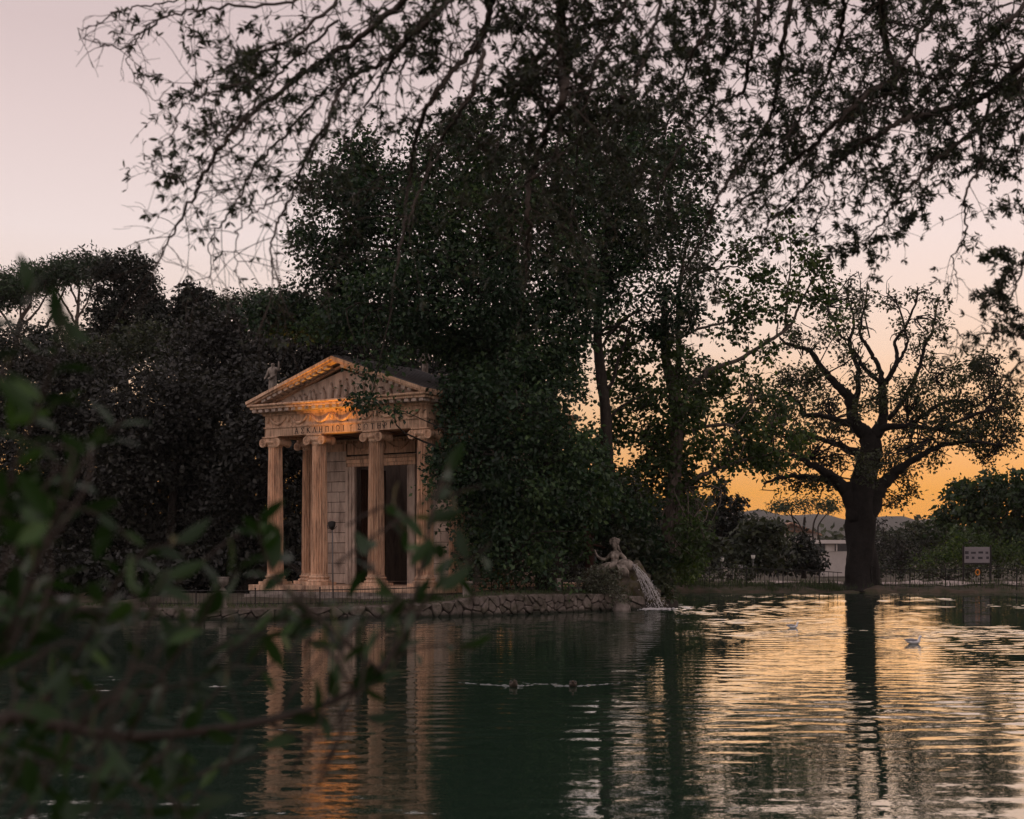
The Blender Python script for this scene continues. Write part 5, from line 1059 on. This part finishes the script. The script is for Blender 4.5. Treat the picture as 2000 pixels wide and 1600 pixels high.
# dense understorey closing the ground behind the temple
wd = [(px, 1132 + random.uniform(-10, 10), 60, 44, random.uniform(-3, 2)) for px in range(-60, 1260, 66)]
o = tree('undergrowth', 'dark undergrowth on the bank behind the temple and island', 67.5, [(300, 1170, 4), (300, 1150, 3)], wd, leaf=(.34, .22), k=16, cr=.7, dens=7, leafm='leaf_ilex', seed=96, auto=False, twigs=0)
o['kind'] = 'stuff'
# grass and reeds on the far bank and the island edge
def grass(name, label, pts, hgt, seed, m='grass', wdt=.012):
    rg = np.random.default_rng(seed); pts = np.array(pts); n = len(pts); h = hgt * rg.uniform(.5, 1.3, n); ax = rg.normal(size=(n, 3)) * .28; ax[:, 2] = 1; ax = unit(ax)
    nr = rg.normal(size=(n, 3)); nr[:, 1] -= 1; nr -= ax * np.sum(nr * ax, 1)[:, None]; nr = unit(nr)
    o = leaf_bulk(name, pts + ax * h[:, None] * .5, ax, nr, h, wdt * 2, M[m], None, rg.random(n)); return tag(o, label, kind='stuff')
gp = []; rgp = np.random.default_rng(8)
for _ in range(9000):
    X_ = rgp.uniform(8, 30); t_ = abs(rgp.normal(1.1, .7)) + .3
    if X_ > 18.5 and rgp.random() < .75: continue
    gp.append((X_, t_))
gp = np.array(gp); cl = .5 + .5 * np.sin(gp[:, 0] * 1.1) * np.sin(gp[:, 0] * .37 + 1); gp = gp[rgp.random(len(gp)) < .25 + .75 * cl]
grass('grass', 'rough grass along the far bank below the railing', np.c_[gp[:, 0], shore(gp[:, 0]) + gp[:, 1], ground_z(gp[:, 0], gp[:, 1])], .34, 12)
ig = []
for _ in range(3500):
    k_ = rgp.integers(0, len(edge)); d_ = rgp.uniform(.1, 3.2); ig.append((edge[k_, 0] + rgp.normal() * .3, edge[k_, 1] + .2 + d_, etop[k_] + .0))
ig = [p for p in ig if p[0] > -4 or p[1] < 51]
grass('grass', 'thin weeds growing along the island edge', ig, .16, 13)

# ------------------------------------------------------------------ overhanging tree above the camera side
ov = empty('overhanging_tree', (6.2, 9.6, .4), 'near evergreen tree whose dark leafy branches hang over the top', 'tree')
OL = {k: [] for k in 'pos ax nr L W'.split()}
bm = MB(); ro = random.Random(17); rgo = np.random.default_rng(17)
tk = catmull([(6.2, 9.6, .3), (6.05, 9.6, 2.5), (5.8, 9.5, 5.0), (5.2, 9.3, 7.0), (4.4, 9.2, 8.2)], 6)
MB().tube(tk, list(np.linspace(.30, .15, len(tk))), 12).build('trunk', M['bark'], ov, True)
main = catmull([(5.2, 9.3, 7.0), (3.6, 9.2, 7.3), (1.6, 9.0, 7.2), (-.3, 8.8, 7.1), (-2.2, 8.6, 6.9)], 8); bm.tube(main, list(np.linspace(.13, .035, len(main))), 9)
main2 = catmull([(5.8, 9.5, 5.4), (4.9, 9.8, 6.1), (3.9, 10.2, 6.6), (2.7, 10.4, 6.9), (1.5, 10.4, 7.0)], 6); bm.tube(main2, list(np.linspace(.11, .04, len(main2))), 9)
def rosette(p, d, n, L_):
    for _ in range(n):
        a = np.array((rgo.normal(), rgo.normal(), rgo.normal())); a = a / (np.linalg.norm(a) + 1e-9) + d * .8; a[2] -= .15; a /= np.linalg.norm(a) + 1e-9
        nr = rgo.normal(size=3); nr[2] += .5; nr -= a * nr.dot(a); nr /= np.linalg.norm(nr) + 1e-9; l = L_ * rgo.uniform(.65, 1.15)
        OL['pos'].append(p + a * l * .55); OL['ax'].append(a); OL['nr'].append(nr); OL['L'].append(l); OL['W'].append(l * rgo.uniform(.22, .30))
def twig(p, d, length, r, leafy, L_, depth=0, sag=.10):
    n = max(5, int(length / .07)); pts = [p]; d = d / (np.linalg.norm(d) + 1e-9); st = length / n
    bend = rgo.normal(size=3) * .10
    for i in range(n):
        d = d + rgo.normal(size=3) * .12 + bend * .35; d[2] -= sag * .35; d /= np.linalg.norm(d) + 1e-9; pts.append(pts[-1] + d * st)
    bm.tube(pts, list(np.linspace(r, max(r * .3, .0014), len(pts))), 3)
    for i in range(2, len(pts)):
        dd = pts[i] - pts[i - 1]; dd /= np.linalg.norm(dd) + 1e-9
        if depth < 2 and ro.random() < (.38 if depth == 0 else .22):
            twig(pts[i], dd + rgo.normal(size=3) * .75, length * ro.uniform(.28, .5), r * .55, leafy, L_, depth + 1, sag)
        if i > len(pts) * .25 and ro.random() < leafy * (.95 if L_ < .0512 and L_ > .0505 else .72): rosette(pts[i], dd, ro.randint(3, 6) if L_ > .0505 and L_ < .0512 else ro.randint(2, 5), L_)
    if ro.random() < leafy: rosette(pts[-1], d, ro.randint(6, 10), L_)
def obranch(px, Y_, w0, w1, leafy, L_=.062, per=.16, tl=(.25, .6), sag=.1, y0=None, t0=0.0):
    if leafy[0] > .75: per *= .72
    w0 *= .75
    L_ *= .84
    if px[0][0] > 1100: per *= .58; L_ = .051
    elif px[0][0] > 940: per *= .8
    n = len(px); ys = [Y_ + (.5 * math.sin(k * 1.3 + px[0][0] * .01)) for k in range(n)]
    if y0 is not None: ys[0] = y0
    lp_ = catmull([P(x, y, ys[k]) for k, (x, y) in enumerate(px)], 8); m_ = len(lp_); rw = np.linspace(w0, w1, m_) * Y_ / F / 2
    lp_[1:] += rgo.normal(size=(m_ - 1, 3)) * .008
    bm.tube(lp_, list(rw), 7); acc = 0
    for i in range(1, m_):
        sg = np.linalg.norm(lp_[i] - lp_[i - 1]); acc += sg
        if acc > per and i / m_ > t0:
            acc = 0; dd = (lp_[i] - lp_[i - 1]) / (sg + 1e-9); side = rgo.normal(size=3); side[1] *= .6
            lf = leafy[0] + (leafy[1] - leafy[0]) * i / m_
            twig(lp_[i], dd * .7 + side * .8, ro.uniform(*tl), max(rw[i] * .35, .003), lf, L_, 0, sag)
    dd = lp_[-1] - lp_[-2]; twig(lp_[-1], dd, ro.uniform(*tl) * .6, max(rw[-1] * .8, .002), leafy[1], L_, 1, sag)
# left-hand sprays
obranch([(905, -170), (850, -60), (790, 0), (700, 75), (600, 140), (520, 200), (450, 262), (405, 330), (370, 400), (340, 455), (306, 522)], 8.2, 20, 3, (1.25, -.25), .056, .11, (.3, .75), .10)
obranch([(950, -160), (870, 10), (800, 70), (758, 115), (695, 147), (660, 178), (640, 240), (600, 300), (575, 370), (545, 430), (530, 490), (545, 560)], 8.0, 16, 3, (1.15, -.3), .056, .12, (.3, .7), .12)
obranch([(780, -120), (700, -40), (620, 40), (540, 90), (470, 120), (410, 150), (370, 185)], 8.3, 11, 3, (1.2, .8), .056, .085, (.25, .6), .08)
obranch([(700, -110), (620, -30), (560, 5), (430, 14), (345, 26), (285, 62), (252, 92), (210, 86), (160, 72)], 8.1, 9, 2, (.25, 0), .06, .16, (.2, .5), .2)
obranch([(345, 26), (300, 40), (262, 78), (247, 112), (262, 150), (300, 192), (330, 200)], 8.1, 4, 1.4, (0, 0), .06, .3, (.15, .35), .2)
obranch([(540, -60), (420, -30), (330, 6), (262, 12), (220, 30), (185, 48), (150, 62)], 8.3, 6, 1.6, (0, 0), .06, .2, (.15, .35), .12)
obranch([(660, 40), (560, 130), (500, 200), (470, 270), (430, 310), (380, 350), (330, 345)], 7.8, 8, 2, (1.2, .2), .056, .10, (.25, .6), .1)
obranch([(640, 170), (560, 260), (500, 320), (470, 380), (440, 430), (410, 470), (414, 560)], 8.3, 8, 2, (.35, .03), .06, .15, (.25, .6), .16)
obranch([(640, 250), (590, 330), (560, 360), (520, 400), (470, 440), (460, 500), (470, 570)], 7.9, 6, 1.6, (.2, 0), .06, .18, (.25, .6), .18)
obranch([(480, 160), (420, 180), (385, 190), (350, 215), (335, 260), (305, 300), (300, 335), (320, 345)], 8.0, 5, 1.6, (.1, .3), .065, .4, (.1, .25), .15)
# centre
obranch([(1010, -150), (975, -60), (959, 0), (947, 60), (926, 96), (875, 150), (830, 216), (809, 285), (800, 350), (790, 430), (780, 520)], 8.4, 22, 5, (.25, .05), .066, .20, (.25, .6), .1)
obranch([(944, 99), (926, 162), (899, 216), (869, 258), (857, 300), (824, 360), (800, 420)], 8.1, 14, 4, (.25, .05), .066, .22, (.25, .55), .12)
obranch([(860, -120), (855, -10), (820, 50), (760, 130), (720, 200), (690, 260), (650, 320)], 8.5, 12, 2.5, (.45, .3), .066, .17, (.25, .55), .1)
obranch([(1120, -160), (1100, -50), (1095, 40), (1100, 110), (1104, 160), (1096, 200), (1075, 235), (1058, 290), (1040, 330), (1030, 380), (1033, 450), (1028, 520)], 8.6, 30, 7, (1.0, .05), .07, .11, (.3, .65), .1)
obranch([(1095, 90), (1050, 150), (1010, 190), (985, 240), (970, 290)], 8.5, 9, 3, (1.0, .8), .07, .10, (.25, .5), .12)
obranch([(1220, 190), (1180, 235), (1130, 275), (1090, 305), (1045, 345), (1000, 380), (950, 410)], 8.7, 10, 3, (.6, .25), .066, .15, (.25, .55), .1)
obranch([(1250, -140), (1230, -30), (1200, 60), (1160, 130), (1145, 200), (1130, 290), (1120, 380), (1115, 450)], 8.9, 12, 3, (.9, .1), .066, .13, (.3, .6), .12)
obranch([(1180, -140), (1150, -20), (1120, 40), (1070, 90), (1030, 130), (1000, 180)], 8.9, 12, 3, (1.0, .8), .07, .10, (.25, .6), .12)
obranch([(1300, -140), (1290, 0), (1270, 80), (1245, 150), (1225, 210), (1200, 260), (1210, 330)], 9.2, 12, 3, (1.0, .5), .064, .11, (.25, .6), .12)
# right-hand canopy
R_ = .047
obranch([(1420, -140), (1400, -20), (1380, 60), (1340, 130), (1320, 200), (1290, 270), (1240, 340)], 9.8, 12, 3, (1.0, .6), R_, .10, (.25, .6), .1)
obranch([(1560, -130), (1545, 0), (1525, 100), (1515, 190), (1500, 240), (1450, 312), (1400, 392), (1370, 470), (1330, 540)], 10.0, 14, 3.5, (.9, .2), R_, .12, (.3, .6), .1)
obranch([(1500, -120), (1480, 40), (1465, 110), (1450, 180), (1400, 205), (1350, 262), (1300, 335), (1280, 400)], 10.2, 12, 3, (1.0, .4), R_, .10, (.3, .6), .1)
obranch([(1740, -150), (1722, 0), (1732, 90), (1752, 148), (1690, 185), (1640, 235), (1580, 290), (1500, 350), (1440, 400)], 10.0, 24, 4, (1.0, .3), R_, .09, (.3, .65), .1)
obranch([(1660, -140), (1650, -10), (1640, 80), (1610, 160), (1570, 220), (1530, 270), (1490, 330)], 10.4, 14, 3, (1.0, .7), R_, .09, (.25, .6), .1)
obranch([(2150, 40), (2060, 90), (2000, 122), (1960, 160), (1905, 198), (1830, 216), (1760, 240), (1700, 272), (1640, 312), (1600, 340), (1550, 390), (1500, 440)], 10.2, 26, 3, (1.0, .25), R_, .10, (.3, .65), .1)
obranch([(1935, 175), (1916, 270), (1916, 322), (1890, 370), (1884, 412), (1886, 460), (1862, 505), (1870, 545)], 10.0, 9, 2, (.6, .0), R_, .26, (.15, .35), .15)
obranch([(1960, 205), (1900, 255), (1830, 310), (1780, 360), (1745, 400), (1720, 440), (1690, 470)], 10.1, 12, 3, (1.0, .9), R_, .10, (.25, .5), .1)
obranch([(1860, -140), (1840, -10), (1800, 60), (1760, 130), (1720, 190), (1700, 240)], 10.6, 16, 4, (1.0, .9), R_, .09, (.25, .6), .1)
obranch([(2100, -120), (2010, 0), (1950, 60), (1890, 110), (1830, 150), (1790, 200)], 10.6, 16, 4, (.8, .9), R_, .10, (.25, .6), .1)
obranch([(2150, 120), (2080, 170), (2010, 210), (1980, 260), (1990, 320)], 10.0, 12, 3, (1.0, .8), R_, .09, (.25, .5), .1)
obranch([(2150, 430), (2060, 470), (2005, 510), (1985, 560), (1965, 600)], 9.6, 8, 3, (1.0, .9), R_, .09, (.2, .4), .1)
obranch([(2130, 600), (2040, 645), (2000, 655), (1950, 648), (1890, 655), (1860, 640)], 9.6, 7, 2, (.5, .5), R_, .17, (.15, .35), .05)
obranch([(2120, 660), (2040, 690), (1995, 710), (1960, 735), (1940, 760)], 9.5, 8, 2, (.15, .1), R_, .2, (.15, .35), .05)
obranch([(1600, 335), (1612, 370), (1616, 400), (1595, 425), (1590, 470)], 9.8, 5, 1.6, (.1, 0), R_, .35, (.1, .25), .2)
bm.build('branches', M['twig'], ov, True)
for k in OL: OL[k] = np.array(OL[k])
# singled-out leaves: the largest in view, the rest is one mass
def unit_leaf(name, material, L_=1.0, W_=.3):
    u = [0, .12, .3, .55, .8, .95, 1]; hw = [.05, .55, .95, 1.0, .6, .2, 0]; v = []; f = []
    for a, b_ in zip(u, hw):
        z = .10 * math.sin(a * 2.6) * 0.6 - .08 * a * a
        v += [(a - .5, W_ * .5 * b_, z + .05 * b_), (a - .5, 0, z), (a - .5, -W_ * .5 * b_, z + .05 * b_)]
    for i in range(len(u) - 1):
        for j in range(2): f.append((i * 3 + j, i * 3 + j + 1, i * 3 + 4 + j, i * 3 + 3 + j))
    me = MB().add(v, f).data(name, material, True); at = me.attributes.new('var', 'FLOAT', 'POINT'); at.data.foreach_set('value', np.full(len(v), random.uniform(.2, .8), np.float32)); return me
def place_leaf(me, p, a, n, l, parent):
    o = link(bpy.data.objects.new('leaf', me)); b_ = np.cross(n, a)
    o.matrix_basis = Matrix(((a[0] * l, b_[0] * l, n[0] * l, p[0]), (a[1] * l, b_[1] * l, n[1] * l, p[1]), (a[2] * l, b_[2] * l, n[2] * l, p[2]), (0, 0, 0, 1))); return par(o, parent)
ppx = 1000 + F * OL['pos'][:, 0] / OL['pos'][:, 1]; ppy = HOR - F * (OL['pos'][:, 2] - EYE) / OL['pos'][:, 1]
inv = (ppx > 0) & (ppx < 2000) & (ppy > 0); score = np.where(inv, OL['L'] / OL['pos'][:, 1], 0); top = np.argsort(-score)[:290]; rest = np.setdiff1d(np.arange(len(score)), top)
leaf_bulk('leaves', OL['pos'][rest], OL['ax'][rest], OL['nr'][rest], OL['L'][rest], OL['W'][rest], M['leaf_over'], ov, rgo.random(len(rest)), True)
ULS = [unit_leaf('leaf', M['leaf_over'], 1, .30) for _ in range(4)]
for i in top: place_leaf(ULS[i % 4], OL['pos'][i], OL['ax'][i], OL['nr'][i], OL['L'][i], ov)
print('overhang leaves', len(score))

# ------------------------------------------------------------------ blurred shrub close to the camera
ns = empty('foreground_shrub', (-1.3, 3.2, .45), 'out of focus leafy shrub close to the camera over the dark water', 'shrub')
sm = MB(); rs = np.random.default_rng(23); rq = random.Random(23); NL = []
def near_branch(px, Y_, w0, w1, leaf_n, L_=.075, y1=None):
    Y_ -= .12; y1 = (y1 - .12) if y1 else None; leaf_n = int(leaf_n * .85); n = len(px); ys = np.linspace(Y_, y1 or Y_, n); lp_ = catmull([P(x, y, ys[k]) for k, (x, y) in enumerate(px)], 7); m_ = len(lp_)
    sm.tube(lp_, list(np.linspace(w0, w1, m_) * Y_ / F / 2), 7)
    for j in range(leaf_n):
        i = 1 + int((m_ - 2) * ((j + rq.random()) / leaf_n) ** .85); d = lp_[i] - lp_[i - 1]; d /= np.linalg.norm(d) + 1e-9
        a = d * .6 + rs.normal(size=3) * .75; a /= np.linalg.norm(a); nr = rs.normal(size=3) * .8; nr[2] += .7; nr -= a * nr.dot(a); nr /= np.linalg.norm(nr); l = L_ * rq.uniform(.7, 1.2)
        NL.append((lp_[i] + a * l * .55, a, nr, l))
near_branch([(-150, 1500), (0, 1405), (120, 1420), (250, 1440), (400, 1428), (520, 1408), (650, 1370), (740, 1310), (790, 1230), (820, 1120), (850, 980), (880, 900)], 2.7, 26, 6, 34, .078, 2.9)
near_branch([(520, 1408), (560, 1430), (600, 1440), (650, 1420), (690, 1360), (740, 1330)], 2.8, 9, 4, 4)
near_branch([(740, 1310), (660, 1240), (600, 1190), (540, 1130), (510, 1060), (505, 1010)], 2.8, 10, 4, 14, .08, 2.6)
near_branch([(690, 1350), (640, 1270), (560, 1240), (500, 1240), (440, 1230)], 2.75, 8, 3, 12, .07)
near_branch([(800, 1200), (760, 1150), (720, 1100), (730, 1050)], 2.85, 8, 4, 9, .075)
near_branch([(800, 1220), (850, 1150), (900, 1110), (960, 1060)], 2.85, 8, 3, 9, .07)
near_branch([(250, 1440), (280, 1380), (330, 1300), (390, 1220), (420, 1160), (480, 1100)], 2.7, 10, 4, 14, .075, 2.5)
near_branch([(60, 1410), (120, 1320), (180, 1230), (220, 1150), (280, 1080), (360, 1060)], 2.6, 12, 4, 18, .07)
near_branch([(-60, 1450), (0, 1300), (40, 1180), (90, 1060), (130, 960), (180, 880), (240, 820)], 2.5, 14, 4, 24, .07)
near_branch([(-100, 1300), (-40, 1150), (0, 1000), (40, 880), (80, 780), (110, 680), (120, 600)], 2.4, 13, 4, 24, .065, 2.3)
near_branch([(-120, 1000), (-60, 860), (-10, 760), (30, 680), (50, 600), (60, 560)], 2.3, 10, 4, 14, .06)
near_branch([(-100, 1550), (20, 1500), (120, 1490), (220, 1520), (330, 1560), (420, 1620)], 2.6, 12, 4, 18, .07)
near_branch([(150, 1430), (230, 1360), (300, 1350), (380, 1330), (450, 1300), (520, 1310)], 2.7, 9, 3, 14, .07)
near_branch([(-80, 1250), (20, 1200), (120, 1180), (200, 1200), (280, 1180), (330, 1120)], 2.5, 10, 3, 18, .065)
near_branch([(-50, 960), (40, 940), (120, 980), (200, 1010), (260, 1060)], 2.4, 9, 3, 14, .06)
near_branch([(300, 1560), (420, 1500), (520, 1470), (600, 1400), (700, 1400), (740, 1420)], 2.8, 7, 3, 8, .07)
near_branch([(820, 1130), (780, 1030), (770, 990)], 2.9, 6, 3, 5, .075); near_branch([(850, 980), (900, 960), (940, 950)], 2.9, 5, 3, 4, .06)
near_branch([(700, 1340), (780, 1280), (860, 1260), (930, 1270)], 2.9, 7, 3, 8, .065)
near_branch([(-200, 1900), (-180, 1700), (-150, 1500)], 2.7, 34, 26, 0); near_branch([(-250, 1900), (-160, 1600), (-100, 1300)], 2.5, 24, 14, 0); near_branch([(-240, 1800), (-190, 1350), (-120, 1000)], 2.4, 16, 10, 0)
NLM = [unit_leaf('leaf', M['leaf_near'], 1, w_) for w_ in (.30, .34, .38, .32, .36)]
for bx in ((40, 1250, 140, 180, 90, 2.35), (120, 1500, 200, 90, 110, 2.5), (330, 1500, 140, 80, 40, 2.6), (60, 1000, 110, 170, 90, 2.3), (280, 1200, 160, 90, 60, 2.6), (640, 1215, 190, 55, 150, 2.75), (540, 1080, 40, 60, 26, 2.7), (60, 800, 80, 120, 40, 2.25), (480, 1330, 120, 60, 24, 2.7), (830, 1080, 60, 90, 60, 2.85)):
    for _ in range(int(bx[4] * .36 if bx[0] < 400 else bx[4] * .2)):
        c_ = PV(bx[0] + rs.normal() * bx[2] * .6, bx[1] + rs.normal() * bx[3] * .6, bx[5] - .12 + rs.normal() * .2); a = rs.normal(size=3); a /= np.linalg.norm(a); nr = rs.normal(size=3); nr[2] += .5; nr -= a * nr.dot(a); nr /= np.linalg.norm(nr); NL.append((c_, a, nr, .07 * rq.uniform(.7, 1.2)))
        if rq.random() < .5: sm.tube(catmull([c_ - a * .035, c_ - a * .09 - np.array((0, 0, .03)), c_ - a * .13 - np.array((.05, 0, .10))], 3), [.002] * 4 + [.003] * 3, 4)
print('near leaves', len(NL))
st_ = sm.build('stems', M['twig'], ns, True); st_['kind'] = 'stuff'
if len(NL) > 290:
    ex = NL[290:]; leaf_bulk('leaves', np.array([q_[0] for q_ in ex]), np.array([q_[1] for q_ in ex]), np.array([q_[2] for q_ in ex]), np.array([q_[3] for q_ in ex]), np.array([q_[3] * .34 for q_ in ex]), M['leaf_near'], ns, rs.random(len(ex)), True)
for i, (p, a, n, l) in enumerate(NL[:290]): place_leaf(NLM[i % 5], p, a, n, l, ns)

# ------------------------------------------------------------------ evening haze
hm = bpy.data.materials.new('evening_haze'); hm.use_nodes = True; ht = hm.node_tree; ht.nodes.remove(ht.nodes['Principled BSDF'])
pv_ = ht.nodes.new('ShaderNodeVolumePrincipled'); pv_.inputs['Color'].default_value = (.93, .90, .92, 1); pv_.inputs['Density'].default_value = .00009; pv_.inputs['Anisotropy'].default_value = .3
ht.links.new(pv_.outputs[0], ht.nodes['Material Output'].inputs['Volume'])
hb = MB().box((0, 1150, 52), (3960, 3240, 118)).build('haze', hm); tag(hb, 'thin pale evening haze over the park', kind='stuff')
